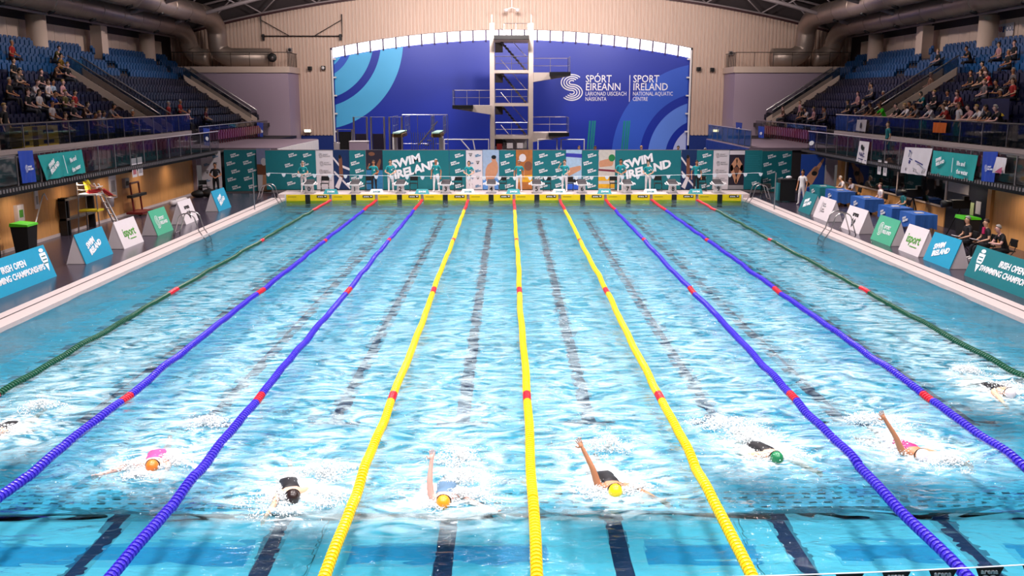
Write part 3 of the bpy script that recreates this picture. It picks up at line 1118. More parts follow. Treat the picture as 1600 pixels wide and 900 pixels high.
disc_me = {c: MB().lathe(disc_prof(12)[0], 12).mesh('float_disc', m_, False) for c, m_ in M_ROPE.items()}
ROPE_COLORS = ['green', 'blue', 'blue', 'yellow', 'yellow', 'yellow', 'blue', 'blue', 'green']
SIDE = ['leftmost', 'second from left', 'third from left', 'fourth from left', 'middle', 'fourth from right', 'third from right', 'second from right', 'rightmost']
for k in range(9):
    x0 = -10 + 2.5 * k
    c0 = ROPE_COLORS[k]
    t = thing('lane_rope', '%s lane rope of floating discs with red marks, %s of the nine' % (c0, SIDE[k]), 'lane rope', (x0, 0, 0.0), group='lane ropes across the pool')

    def rx(y):
        return 0.022 * math.sin(0.42 * y + k * 1.9) * (1 - abs(y - 25) / 26) + 0.008 * math.sin(1.7 * y + k)

    def rzz(y):
        return 0.012 + 0.7 * water_height(x0, y)
    MB().tube([(rx(y), y, rzz(y)) for y in [0.2 + 49.7 * i / 120 for i in range(121)]], 0.012, 5).build('cable', M_CABLE, t)
    rest = MB()
    order = list(M_ROPE)
    made = 0
    y = 0.3
    while y < 49.8:
        rel = 0.0
        color = c0
        if y > 45.0 or y < 5.0 or abs(y - 15) < 0.22 or abs(y - 25) < 0.40 or abs(y - 35) < 0.25:
            color = 'red'
        p = Vector((x0 + rx(y), y, rzz(y)))
        px, py, zc = pix(p)
        if -12 < px < 1612 and py < 912 and zc < 24.5 and made < 290:
            o = put('float_disc', disc_me[color], t, (rx(y), y, rzz(y)), (PI / 2, 0, 0.04 * math.sin(y * 3)))
            made += 1
        else:
            rest.m(order.index(color))
            n = 8
            vs_, fs = [], []
            for r, dz in disc_prof(8)[0]:
                for q in range(n):
                    a = 2 * PI * q / n
                    vs_.append((rx(y) + r * math.cos(a), y + dz, rzz(y) + r * math.sin(a)))
            for i in range(5):
                for q in range(n):
                    fs.append((i * n + q, i * n + (q + 1) % n, (i + 1) * n + (q + 1) % n, (i + 1) * n + q))
            rest.add(vs_, fs)
        y += DISC_P
    tag(rest.build('float_discs_beyond', [M_ROPE[c] for c in order], t, False), kind='stuff')

# ------------------------------------------------------------------ touch pads and starting blocks
M_PAD = mat('touch_pad_yellow', '#f2cf00', 0.45, var=0.05)
M_BLACK = mat('matt_black', '#0d0c0e', 0.6, var=0.2)
M_BLOCKTOP = mat('block_grit', '#3a3438', 0.8, var=0.2)
for k in range(10):
    x = -11.25 + 2.5 * k
    t = thing('touch_pad', 'yellow touch pad on the far pool wall below starting block %s' % NUM[k], 'touch pad', (x, POOL_L - 0.03, -0.05), group='touch pads')
    for nm_, a, b in (('panel', -1.17, -0.14), ('panel', 0.14, 1.17)):
        MB().box(a, b, -0.02, 0.02, -0.25, 0.36).build(nm_, M_PAD, t)
    MB().box(-0.13, 0.13, -0.03, 0.02, -0.35, 0.36).build('centre_bar', M_BLACK, t)
    pl = MB().box(0.50, 1.05, -0.03, -0.02, 0.20, 0.33).build('logo_plate', M_BLACK, t)
    lettering(pl, 'arena', M_LETTER, 0.13, face_frame((0.70, -0.035, 0.265), (1, 0, 0), (0, 0, 1)), 0.02)
    flat_print(pl, [(0.90, 0.30), (1.02, 0.30), (0.99, 0.23), (0.96, 0.27), (0.93, 0.23)], M_LETTER, face_frame((0, -0.031, 0), (1, 0, 0), (0, 0, 1)), 'emblem')
    MB().box(-1.08, -0.62, -0.024, -0.02, 0.23, 0.25).build('print_line', M_BLACK, t)
    t = thing('starting_block', 'white starting block with dark sloping top bearing the digit %s' % NUM[k], 'starting block', (x, 50.55, END_Z), group='starting blocks')
    MB().prism([(-0.20, 0), (0.20, 0), (0.17, 0.46), (-0.17, 0.46)], -0.15, 0.25, 'Y').build('pedestal', M_WHITE, t)
    top = MB().prism([(-0.38, 0.46), (0.42, 0.56), (0.42, 0.62), (-0.38, 0.52)], -0.30, 0.30, 'X').build('platform', M_WHITE, t)
    MB().prism([(-0.36, 0.522), (0.40, 0.622), (0.40, 0.632), (-0.36, 0.532)], -0.26, 0.26, 'X').build('grip_surface', M_BLOCKTOP, top)
    MB().prism([(0.20, 0.62), (0.40, 0.74), (0.42, 0.72), (0.40, 0.62)], -0.22, 0.22, 'X').build('kick_plate', M_BLOCKTOP, t)
    for s in (-1, 1):
        MB().tube([(s * 0.30, -0.25, 0.52), (s * 0.42, -0.20, 0.50), (s * 0.42, 0.10, 0.54), (s * 0.30, 0.16, 0.56)], 0.025, 6).build('hand_grip', M_WHITE, t)
    MB().box(-0.28, 0.28, -0.2, 0.35, 0.0, 0.04).build('base_plate', M_STEEL, t)
    lettering(t, str(k), M_BLACK, 0.34, face_frame((0, -0.158, 0.24), (1, 0, 0), (0, 0, 1)), 0.02, name='number')
    if k < 9:
        xb = x + 1.25
        teal = k % 2 == 0
        t = thing('tent_sign', '%s tent sign on the bulkhead between starting blocks %s and %s' % ('teal' if teal else 'white', NUM[k], NUM[k + 1]), 'sign', (xb - 0.02, 50.25, END_Z), group='small tent signs between the blocks')
        m_ = mat('sign_teal', '#128c94', 0.5) if teal else M_WHITE
        MB().add([(-0.42, -0.12, 0), (0.38, -0.12, 0), (0.30, 0.02, 0.26), (-0.30, 0.02, 0.26), (-0.40, 0.16, 0), (0.38, 0.16, 0)],
                 [(0, 1, 2, 3), (4, 3, 2, 5), (0, 3, 4), (1, 5, 2), (0, 4, 5, 1)]).build('cover', m_, t)
        lettering(t, 'SWIM', M_LETTER if teal else mat('teal_print', '#0f7d86', 0.5), 0.16, face_frame((0, -0.085, 0.12), (1, 0, 0), (0, 0.47, 0.88)), 0.02)
        MB().box(1.05 - 1.25 + 0.0, 1.05 - 1.25 + 0.24, 0.3, 0.5, 0, 0.2).build('crate', M_WHITE, t) if k % 2 else None
        MB().box(-0.05, 0.05, -0.33, -0.26, -0.1, 0.0).build('anchor', M_STEEL, t)

# ------------------------------------------------------------------ printed logos
M_TEAL = mat('banner_teal', '#0d6f78', 0.55, var=0.06)
M_SIGNBLUE = mat('sign_cyan_blue', '#1d96bd', 0.5, var=0.05)
M_SIGNGREEN = mat('sign_green', '#4aa886', 0.5, var=0.05)
M_BLACKP = mat('black_print', '#151214', 0.5)
M_GREENP = mat('green_print', '#4c9a2c', 0.5)
M_GREYP = mat('grey_print', '#9a9498', 0.5)
M_BANNERW = mat('banner_white', '#ddd2d6', 0.55, var=0.04)
M_BANNERBLUE = mat('banner_blue', '#1b3fa6', 0.5, var=0.1)
M_SKINP = mat('skin_print', '#c98e6c', 0.6, var=0.15)
M_DARKSKINP = mat('brown_print', '#7a4a34', 0.6, var=0.15)


def sub(matrix, x, y, rot=0.0, z=0.0):
    return matrix @ Matrix.Translation((x, y, z)) @ Matrix.Rotation(rot, 4, 'Z')


def logo(parent, kind, F, s, ink=None):
    """One printed logo centred on the face frame F, about s metres wide."""
    ink = ink or M_LETTER
    if kind == 'swim':
        r = math.radians(15)
        lettering(parent, 'SWIM', ink, s * 0.225, sub(F, -s * 0.21, s * 0.085, r, 0.006), 0.045, 0.1, 0.95, sx=1.12)
        lettering(parent, 'IRELAND', ink, s * 0.225, sub(F, 0, -s * 0.075, r, 0.006), 0.045, 0.1, 0.95, sx=1.08)
    elif kind == 'arena':
        lettering(parent, 'arena', ink, s * 0.30, sub(F, 0, s * 0.22, 0, 0.006), 0.02)
        for dx, dy in ((-0.13, -0.08), (0.13, -0.08), (0, -0.24)):
            flat_print(parent, [((dx - 0.10) * s, dy * s), (dx * s, (dy + 0.13) * s), ((dx + 0.10) * s, dy * s), (dx * s, (dy - 0.13) * s)], ink, F, 'emblem', 0.008)
    elif kind == 'isport':
        lettering(parent, 'isport', ink, s * 0.42, sub(F, 0, 0.02 * s, 0, 0.006), 0.01)
        flat_print(parent, [(-0.1 * s, -0.20 * s), (0.42 * s, -0.20 * s), (0.42 * s, -0.23 * s), (-0.1 * s, -0.23 * s)], ink, F, 'underline', 0.008)
    elif kind == 'sport':
        for r in (0.06, 0.12, 0.18):
            band_print(parent, -0.36 * s, 0.05 * s, (r - 0.02) * s, r * s, 0.6, 4.4, ink, F, 10, 'emblem', 0.008)
            band_print(parent, -0.36 * s, -0.05 * s, (r - 0.02) * s, r * s, -2.4, 1.4, ink, F, 10, 'emblem', 0.008)
        lettering(parent, 'SPORT', ink, s * 0.17, sub(F, -0.14 * s, 0.09 * s, 0, 0.006), 0.01, align='LEFT')
        lettering(parent, 'IRELAND', ink, s * 0.17, sub(F, -0.14 * s, -0.07 * s, 0, 0.006), 0.01, align='LEFT')
    elif kind == 'crest':
        flat_print(parent, [(-0.3 * s, 0.35 * s), (0.3 * s, 0.35 * s), (0.3 * s, 0), (0, -0.6 * s), (-0.3 * s, 0)], ink, F, 'crest', 0.006)
        for j in range(3):
            flat_print(parent, [(-0.2 * s, (0.2 - 0.17 * j) * s), (0.2 * s, (0.2 - 0.17 * j) * s), (0.2 * s, (0.14 - 0.17 * j) * s), (-0.2 * s, (0.14 - 0.17 * j) * s)], M_TEAL, F, 'crest_line', 0.010)
        flat_print(parent, ellipse(0, 0.48 * s, 0.22 * s, 0.10 * s, 10), ink, F, 'crest', 0.006)


# ------------------------------------------------------------------ backdrop banners behind the blocks
def photo_print(parent, kind, F, w, h):
    def shape(pts, m_, lift=0.008):
        flat_print(parent, [(x * w, y * h) for x, y in pts], m_, F, 'picture', lift)
    if kind == 'diver':
        shape([(-.5, -.5), (.5, -.5), (.5, .5), (-.5, .5)], mat('print_navy', '#0c2a5a', 0.5), 0.005)
        for a in ((-.5, .3, 0, .05), (0, .1, .5, .02), (-.45, -.05, .5, -.45)):
            shape(capsule(*a, .03, .03), M_BANNERW)
        shape(capsule(-.05, .25, -.02, -.15, .11, .12), M_DARKSKINP, 0.010)
        shape(ellipse(-.08, .33, .09, .05, 10), M_BLACKP, 0.011)
        shape([(-.45, -.42), (-.1, -.15), (.05, -.2), (-.2, -.48)], M_BANNERW, 0.012)
    elif kind == 'polo':
        shape([(-.5, -.5), (.5, -.5), (.5, 0), (-.5, 0)], mat('print_water', '#2f78a8', 0.5, var=0.3), 0.005)
        shape([(-.5, 0), (.5, 0), (.5, .5), (-.5, .5)], mat('print_dark', '#241c2c', 0.5, var=0.3), 0.005)
        shape(ellipse(-.15, .4, .2, .05, 10), M_DARKSKINP)
        shape(capsule(.1, -.05, .35, .22, .12, .06), M_DARKSKINP)
    elif kind == 'swimmer_up':
        shape([(-.5, -.5), (.5, -.5), (.5, .5), (-.5, .5)], mat('print_sky', '#9fb4d0', 0.5, var=0.15), 0.005)
        shape([(-.5, -.5), (.5, -.5), (.5, -.22), (-.5, -.18)], mat('print_pool', '#5a8fd0', 0.5, var=0.3), 0.006)
        shape(capsule(-.1, -.1, .25, .05, .25, .2), M_SKINP, 0.008)
        shape(ellipse(.18, .26, .14, .07, 12), M_SKINP, 0.010)
        shape(ellipse(.18, .32, .15, .05, 12), M_BLACKP, 0.012)
    elif kind == 'ball':
        shape([(-.5, -.5), (.5, -.5), (.5, .5), (-.5, .5)], mat('print_orange', '#b06a34', 0.5, var=0.5, scale=3), 0.005)
        shape(ellipse(-.1, .3, .22, .10, 12), M_BANNERW)
        shape(ellipse(.25, .1, .25, .12, 12), M_DARKSKINP)
        shape([(-.5, -.3), (.5, -.3), (.5, -.12), (-.5, -.15)], mat('print_yellow', '#e0a61c', 0.5, var=0.3), 0.008)
    elif kind == 'backstroke':
        shape([(-.5, -.5), (.5, -.5), (.5, .5), (-.5, .5)], mat('print_pale', '#a9c3dc', 0.5, var=0.25), 0.005)
        shape([(-.5, .33), (.5, .3), (.5, .4), (-.5, .42)], mat('print_indigo', '#3a3aa8', 0.5), 0.008)
        shape(capsule(-.3, -.05, .4, .05, .1, .06), M_SKINP)
        shape([(-.5, -.3), (.5, -.32), (.5, -.22), (-.5, -.24)], M_BLACKP, 0.008)
        shape([(-.5, -.5), (.5, -.5), (.5, -.35), (-.5, -.35)], mat('print_blue', '#2c5fd0', 0.5), 0.008)
    elif kind == 'green_cap':
        shape([(-.5, -.5), (.5, -.5), (.5, .5), (-.5, .5)], mat('print_pale2', '#c9c0b8', 0.5, var=0.2), 0.005)
        shape(ellipse(.3, .30, .2, .09, 12), mat('print_green', '#1f7a44', 0.5), 0.010)
        shape(capsule(-.4, .15, .3, .2, .08, .1), M_SKINP)
        for z in (-.22, -.4):
            shape([(-.5, z - .05), (.5, z - .05), (.5, z + .05), (-.5, z + .05)], mat('print_yellow', '#e0a61c', 0.5), 0.008)
        shape([(-.5, -.02), (.5, -.05), (.5, 0), (-.5, .03)], mat('print_maroon', '#7a2438', 0.5), 0.008)
    elif kind == 'streamline':
        shape([(-.5, -.5), (.5, -.5), (.5, .5), (-.5, .5)], mat('print_dark', '#241c2c', 0.5, var=0.3), 0.005)
        shape([(-.5, .38), (.5, .38), (.5, .48), (-.5, .48)], M_BANNERW, 0.008)
        for s in (-1, 1):
            shape(capsule(s * .02, -.28, s * .34, .05, .07, .09), M_SKINP)
            shape(capsule(s * .34, .05, s * .05, .22, .09, .09), M_SKINP)
        shape(ellipse(0, 0.0, .16, .08, 12), M_DARKSKINP, 0.012)
        shape([(-.5, -.5), (.5, -.5), (.5, -.38), (-.5, -.38)], M_GREYP, 0.008)
    elif kind == 'cap_front':
        shape([(-.5, .12), (.5, .12), (.5, .5), (-.5, .5)], mat('print_lilac', '#8f93b8', 0.5, var=0.15), 0.005)
        shape([(-.5, -.1), (.5, -.1), (.5, .14), (-.5, .14)], M_DARKSKINP, 0.006)
        shape(ellipse(0, .2, .2, .09, 12), M_BANNERW, 0.010)
        shape([(-.2, -.5), (.45, -.5), (.4, -.1), (-.1, -.1)], M_SKINP, 0.008)
    elif kind == 'olympic_diver':
        shape([(-.5, -.5), (.5, -.5), (.5, .5), (-.5, .5)], mat('print_royal', '#15429c', 0.5, var=0.15), 0.005)
        shape(capsule(-.12, -.15, .12, .08, .16, .13), M_SKINP)
        shape(capsule(.1, .05, .42, .38, .09, .03), M_SKINP)
        shape(ellipse(.08, .03, .12, .06, 10), M_BLACKP, 0.010)
        shape(ellipse(-.18, -.24, .1, .05, 10), M_BLACKP, 0.010)
        for i, cc in enumerate(('#3a6fd8', '#6d8fd0', '#5a86d8', '#6a95e0', '#4a7fe0')):
            x, y = -.28 + .14 * i, (-.32 if i % 2 == 0 else -.37)
            band_print(parent, x * w, y * h, .085 * w, .105 * w, 0, 2 * PI, mat('ring_print', '#6a95e0', 0.5), F, 16, 'ring', 0.010)


def banner(label, x0, y0, x1, y1, z0, z1, base, prints):
    """Upright printed panel from (x0,y0) to (x1,y1); prints are (kind, u, v, size, ink) on a -0.5..0.5 face."""
    a, b = Vector((x0, y0, 0)), Vector((x1, y1, 0))
    w, h = (b - a).length - 0.02, z1 - z0
    t = thing('backdrop_banner', label, 'banner', (a + b) / 2 + Vector((0, 0, z0)), math.atan2(y1 - y0, x1 - x0), group='backdrop banners around the pool end')
    MB().box(-w / 2, w / 2, -0.02, 0.02, 0, h).build('panel', base, t)
    MB().box(-w / 2, w / 2, -0.025, 0.025, h - 0.03, h + 0.01).build('top_rail', M_RAIL, t)
    MB().box(-w / 2, w / 2, -0.15, 0.15, -0.0, 0.03).build('foot', M_DARK, t)
    F = face_frame((0, -0.021, h / 2), (1, 0, 0), (0, 0, 1))
    for p in prints:
        if p[0] == 'photo':
            photo_print(t, p[1], F, w, h)
        elif p[0] == 'text_block':
            for j in range(14):
                flat_print(t, [(-w * .42, h * (.36 - .045 * j)), (w * (.3 + .1 * ((j * 7) % 3) / 2), h * (.36 - .045 * j)), (w * (.3 + .1 * ((j * 7) % 3) / 2), h * (.352 - .045 * j)), (-w * .42, h * (.352 - .045 * j))], mat('teal_light_print', '#2f8f98', 0.5), F, 'text_line', 0.006)
        else:
            kind, u, v, s, ink = p
            logo(t, kind, sub(F, u * w, v * h), s, ink)
    return t


def small_logos(n):
    out = []
    for i in range(5):
        u = (0.12 if i % 2 == 0 else -0.14)
        v = 0.36 - 0.19 * i
        if n == 1:
            out.append(('swim', u, v, 0.52, None))
        else:
            out += [('swim', u * 0.5 - 0.23, v, 0.52, None), ('swim', u * 0.5 + 0.27, v + 0.02, 0.52, None)]
    return out


M_TEALP = mat('teal_blue_print', '#2a7fae', 0.5)
ARENA_LIST = [x for i in range(5) for x in (('arena', -0.22 + 0.44 * (i % 2), 0.38 - 0.19 * i, 0.30, M_BLACKP), ('swim', 0.24 - 0.46 * (i % 2), 0.36 - 0.19 * i, 0.34, M_TEALP))]
SPORT_LIST = [('sport', 0.05 if i % 2 else 0.0, 0.36 - 0.2 * i, 0.6, M_GREYP) for i in range(4)]
BY = 52.45
backs = [
    (415, 494, 'teal banner with text block beside the left pool ladder', M_TEAL, [('swim', 0.05, .37, .5, None), ('swim', .34, .37, .5, None), ('swim', -.03, .12, .5, None), ('swim', .28, .14, .5, None), ('swim', .1, -.13, .5, None), ('swim', .38, -.12, .5, None), ('swim', 0.0, -.33, .5, None)]),
    (494, 521, 'white banner with faint grey crest logos behind block zero', M_BANNERW, SPORT_LIST),
    (521, 546, 'dark blue photo banner of a leaping diver', M_TEAL, [('photo', 'diver')]),
    (546, 572, 'narrow teal logo banner right of the diver photo', M_TEAL, small_logos(1)),
    (572, 598, 'photo banner of water polo players behind the dark trousered official', M_TEAL, [('photo', 'polo')]),
    (598, 702, 'wide teal banner with huge white lettering, left of centre', M_TEAL, [('swim', 0.0, 0.10, 2.8, None)]),
    (702, 728, 'narrow teal logo banner right of the left big lettering', M_TEAL, small_logos(1)),
    (728, 754, 'white banner with black diamond logos behind block three', M_BANNERW, ARENA_LIST),
    (754, 780, 'photo banner of a bare chested swimmer behind block four', M_TEAL, [('photo', 'swimmer_up')]),
    (780, 806, 'narrow teal logo banner between two photo banners at the centre', M_TEAL, small_logos(1)),
    (806, 832, 'orange photo banner with a white ball', M_TEAL, [('photo', 'ball')]),
    (832, 884, 'double width teal logo banner behind block five', M_TEAL, small_logos(2)),
    (884, 909, 'pale photo banner of a swimmer between lane ropes', M_TEAL, [('photo', 'backstroke')]),
    (909, 935, 'narrow teal logo banner left of the green cap photo', M_TEAL, small_logos(1)),
    (935, 961, 'photo banner of a swimmer in a green cap', M_TEAL, [('photo', 'green_cap')]),
    (961, 1064, 'wide teal banner with huge white lettering, right of centre', M_TEAL, [('swim', 0.0, 0.10, 2.8, None)]),
    (1064, 1088, 'dark photo banner of a diver behind the right dark trousered official', M_TEAL, [('photo', 'diver')]),
    (1088, 1114, 'narrow teal logo banner right of the right diver photo', M_TEAL, small_logos(1)),
    (1114, 1139, 'white banner with faint grey crest logos behind block nine', M_BANNERW, SPORT_LIST),
    (1139, 1163, 'photo banner of a swimmer with arms stretched down', M_TEAL, [('photo', 'streamline')]),
    (1163, 1190, 'teal banner with small text lines by the right pool ladder', M_TEAL, [('text_block',), ('swim', .2, -.33, .45, None)]),
]
for p0, p1, lab, base, pr in backs:
    xa, xb = at(p0, 260, 'Y', BY).x, at(p1, 260, 'Y', BY).x
    banner(lab, xa, BY, xb, BY, END_Z, 2.60, base, pr)
for lab, x0, y0, x1, y1, z1, base, pr in (
    ('blank lilac white panel leaning at the far left of the banners', -19.05, 52.6, -17.95, 52.3, 2.36, mat('panel_lilac', '#b5a3b0', 0.6), []),
    ('white banner with black diamond logos at the far left', -17.95, 53.1, -16.85, 53.3, 2.52, M_BANNERW, ARENA_LIST),
    ('double teal logo banner with a pale gap at the far left', -16.85, 53.9, -14.95, 54.1, 2.55, M_TEAL, small_logos(2)),
    ('photo banner of a capped swimmer left of the text banner', -14.95, 53.9, -14.05, 53.6, 2.60, M_BANNERW, [('photo', 'cap_front')]),
    ('double teal logo banner right of the pool, by the dark bin', 14.35, 53.4, 16.15, 53.6, 2.50, M_TEAL, small_logos(2)),
    ('royal blue photo banner of a diver above five rings', 16.25, 52.2, 17.55, 51.9, 2.36, mat('print_royal', '#15429c', 0.5), [('photo', 'olympic_diver')]),
    ('plain pale panel at the right end of the banners', 17.6, 51.9, 18.1, 51.9, 2.36, mat('panel_lilac', '#b5a3b0', 0.6), []),
):
    banner(lab, x0, y0, x1, y1, DECK_Z, z1, base, pr)


# ------------------------------------------------------------------ A-frame boards along the decks
def a_board(label, s, xp, y0, y1, h, base, prints):
    """Tent board lying along Y; its printed face looks at the pool. s=-1 left deck, +1 right deck."""
    L_ = y1 - y0
    t = thing('a_frame_board', label, 'sign', (xp, (y0 + y1) / 2, DECK_Z), 0, group='tent boards along the deck')
    f = -s                      # direction of the pool
    front = MB()
    tri = [(f * 0.33, 0.0), (0.0, h), (f * 0.30, 0.0)]
    front.add([(f * 0.33, -L_ / 2, 0), (f * 0.33, L_ / 2, 0), (0, L_ / 2, h), (0, -L_ / 2, h),
               (f * 0.30, -L_ / 2, 0), (f * 0.30, L_ / 2, 0), (-f * 0.02, L_ / 2, h - 0.02), (-f * 0.02, -L_ / 2, h - 0.02)],
              [(0, 1, 2, 3), (4, 5, 6, 7), (0, 1, 5, 4), (1, 2, 6, 5), (2, 3, 7, 6), (3, 0, 4, 7)])
    front.build('printed_face', base, t)
    MB().add([(-f * 0.33, -L_ / 2, 0), (-f * 0.33, L_ / 2, 0), (0, L_ / 2, h), (0, -L_ / 2, h),
              (-f * 0.30, -L_ / 2, 0), (-f * 0.30, L_ / 2, 0), (0, L_ / 2, h - 0.03), (0, -L_ / 2, h - 0.03)],
             [(0, 1, 2, 3), (4, 5, 6, 7), (0, 1, 5, 4), (1, 2, 6, 5), (2, 3, 7, 6), (3, 0, 4, 7)]).build('back_face', M_BANNERW, t)
    for yy in (-L_ / 2 + 0.01, L_ / 2 - 0.03):
        MB().prism([(-0.30, 0.01), (0.30, 0.01), (0.0, h - 0.04)], yy, yy + 0.02, 'Y').build('end_panel', M_BANNERW, t)
    up = Vector((-f * 0.33, 0, h)).normalized()
    right = Vector((0, 1, 0)) if s < 0 else Vector((0, -1, 0))
    nrm = right.cross(up)
    F = face_frame(Vector((f * 0.165, 0, h / 2)) + nrm * 0.004, right, up)
    for kind, u, v, sz, ink in prints:
        if kind == 'irish':
            lettering(t, 'IRISH OPEN', M_LETTER, 0.27, sub(F, u, v + 0.16, 0, 0.004), 0.025, 0.1, align='CENTER')
            lettering(t, 'SWIMMING CHAMPIONSHIPS', M_LETTER, 0.25, sub(F, u, v - 0.12, 0, 0.004), 0.025, 0.1, align='CENTER')
        else:
            logo(t, kind, sub(F, u, v), sz, ink)
    return t


def deck_y(px, py):
    return at(px, py, 'Z', DECK_Z).y


for lab, y0, y1, base, pr in (
    ('teal tent board naming the championships, nearest on the left deck', 22.6, 27.0, M_SIGNBLUE, [('irish', 0.1, 0, 1, None), ('crest', 1.9, 0.08, 0.62, None)]),
    ('cyan blue tent board with white heart lettering, second nearest on the left deck', 29.1, 31.3, M_SIGNBLUE, [('swim', 0, 0.0, 1.15, None)]),
    ('white tent board with green lettering on the left deck', 32.3, 34.2, M_BANNERW, [('isport', 0, 0, 1.1, M_GREENP)]),
    ('green tent board with white emblem on the left deck', 35.7, 37.5, M_SIGNGREEN, [('sport', 0, 0, 1.15, None)]),
    ('white tent board with black diamond emblem on the left deck', 39.1, 40.8, M_BANNERW, [('arena', 0, 0, 0.95, M_BLACKP)]),
    ('small cyan blue tent board farthest on the left deck', 43.9, 46.0, M_SIGNBLUE, [('swim', 0, 0, 1.1, None)]),
):
    a_board(lab, -1, -14.62, y0, y1, 0.98, base, pr)
for lab, pa, pb, base, pr in (
    ('teal tent board naming the championships, nearest on the right deck', (1495, 430), (1640, 486), M_TEAL, [('irish', -0.2, 0, 1, None), ('crest', -2.0, 0.08, 0.62, None), ('crest', 1.95, 0.08, 0.62, None)]),
    ('cyan blue tent board with white lettering beside the nearest right board', (1435, 405), (1480, 421), M_SIGNBLUE, [('swim', 0, 0, 1.15, None)]),
    ('white tent board with green lettering on the right deck', (1396, 390), (1432, 402), M_BANNERW, [('isport', 0, 0, 1.1, M_GREENP)]),
    ('green tent board with white emblem on the right deck', (1358, 373), (1390, 385), M_SIGNGREEN, [('sport', 0, 0, 1.15, None)]),
    ('white tent board with black diamond emblem by the right pool ladder', (1314, 355), (1345, 366), M_BANNERW, [('arena', 0, 0, 0.95, M_BLACKP)]),
    ('white tent board with small grey lines behind the right pool ladder', (1269, 338), (1294, 347), M_BANNERW, [('sport', -0.2, 0.15, 0.6, M_GREYP), ('sport', -0.2, -0.1, 0.6, M_GREYP)]),
    ('dark teal tent board farthest on the right deck', (1247, 329), (1266, 336), M_TEAL, [('swim', 0, 0, 1.0, None)]),
):
    ya, yb = deck_y(*pb), deck_y(*pa)
    a_board(lab, 1, 14.15, min(ya, yb), max(ya, yb), 0.95, base, pr)


# ------------------------------------------------------------------ diving tower
M_TREAD = mat('tower_tread', '#3d3434', 0.7)
tw = thing('diving_tower', 'tall concrete diving tower with side platforms in front of the blue mural', 'diving tower', (0, 70, 0.12))


def rail_run(parent, pts, h=1.05, bars=3, r=0.025, m_=None, name='railing'):
    """One railing: top and middle rails over posts at each point."""
    mb = MB()
    for a, b in zip(pts, pts[1:]):
        a, b = Vector(a), Vector(b)
        mb.tube([a + Vector((0, 0, h)), b + Vector((0, 0, h))], r, 6)
        mb.tube([a + Vector((0, 0, h * .5)), b + Vector((0, 0, h * .5))], r * .7, 5)
        n_ = max(1, int((b - a).length / 0.9))
        for i in range(n_ + 1):
            p = a + (b - a) * i / n_
            mb.tube([p, p + Vector((0, 0, h))], r * .8, 5)
    return mb.build(name, m_ or M_STEEL, parent)


for x in (-1.48, 1.38):
    MB().box(x - 0.17, x + 0.17, -0.25, 0.25, 0, 10.7).build('pillar', M_TOWER, tw)
    MB().box(x - 0.15, x + 0.15, 2.6, 3.0, 0, 9.7).build('pillar', M_TOWER, tw)
    MB().bar((x, 0, 10.7), (x, 0, 11.3), 0.05).build('mast', M_RAIL, tw)
MB().box(-1.31, 1.21, -1.5, 3.0, 9.45, 9.70).build('platform', M_TOWER, tw)
MB().box(-1.31, 1.21, -1.6, -1.45, 9.48, 9.76).build('platform_edge', M_DARK, tw)
rail_run(tw, [(-0.6, 2.9, 9.7), (1.2, 2.9, 9.7)], 1.2)
for i, z in enumerate((7.15, 4.75, 2.35)):
    MB().box(-1.31, 1.21, 0.0, 3.0, z, z + 0.22).build('landing', M_TOWER, tw)
    rail_run(tw, [(-1.25, 0.05, z + 0.2), (1.15, 0.05, z + 0.2)], 1.0)
for z0, z1 in ((0.1, 2.45), (2.57, 4.85), (4.97, 7.25), (7.37, 9.5)):
    fl = put('stair_flight', MB().prism([(1.0, z0), (1.15, z0), (-0.75, z1), (-0.95, z1)], 1.9, 2.0, 'Y').mesh('stair_flight', M_RAIL), tw)
    for i in range(10):
        f_ = (i + 0.5) / 10
        MB().box(1.05 - 1.9 * f_ - 0.12, 1.05 - 1.9 * f_ + 0.12, 1.0, 1.9, z0 + (z1 - z0) * f_ - 0.03, z0 + (z1 - z0) * f_ + 0.03).build('tread', M_TREAD, fl)
    MB().tube([(1.05, 0.95, z0 + 1.0), (-0.85, 0.95, z1 + 0.9)], 0.03, 6).build('stair_rail', M_STEEL, tw)
    MB().box(-1.3, -0.7, 2.3, 2.9, z1 - 0.75, z1).build('stair_newel', M_TREAD, tw)
for s, z, xe in ((1, 7.05, 4.2), (-1, 4.70, -4.35), (1, 2.72, 4.15)):
    x0 = s * 1.55
    a, b = sorted((x0, xe))
    MB().add([(x0, -1.0, z - 0.55), (xe, -1.0, z - 0.12), (xe, -1.0, z + 0.12), (x0, -1.0, z + 0.12), (x0, 1.6, z - 0.55), (xe, 1.6, z - 0.12), (xe, 1.6, z + 0.12), (x0, 1.6, z + 0.12)],
             [(0, 1, 2, 3), (4, 5, 6, 7), (0, 1, 5, 4), (1, 2, 6, 5), (2, 3, 7, 6), (3, 0, 4, 7)]).build('side_platform', M_TOWER, tw)
    a2, b2 = sorted((xe, xe - s * 1.5))
    MB().box(a2, b2, -1.75, -0.98, z - 0.12, z + 0.14).build('platform_edge', M_DARK, tw)
    rail_run(tw, [(x0, 1.5, z + 0.12), (xe, 1.5, z + 0.12), (xe, -0.9, z + 0.12)], 1.1)
MB().box(-1.3, 1.2, 2.7, 2.8, 1.0, 2.3).build('back_panel', M_WHITE, tw)
MB().box(-1.15, -0.75, -0.3, -0.2, 1.5, 2.0).build('red_box', mat('red_box', '#8a1a1a', 0.5), tw)
for x in (-0.4, 0.35):
    MB().box(x, x + 0.45, -0.02, 0.02, 1.65, 2.05).build('notice', M_BANNERW, tw)

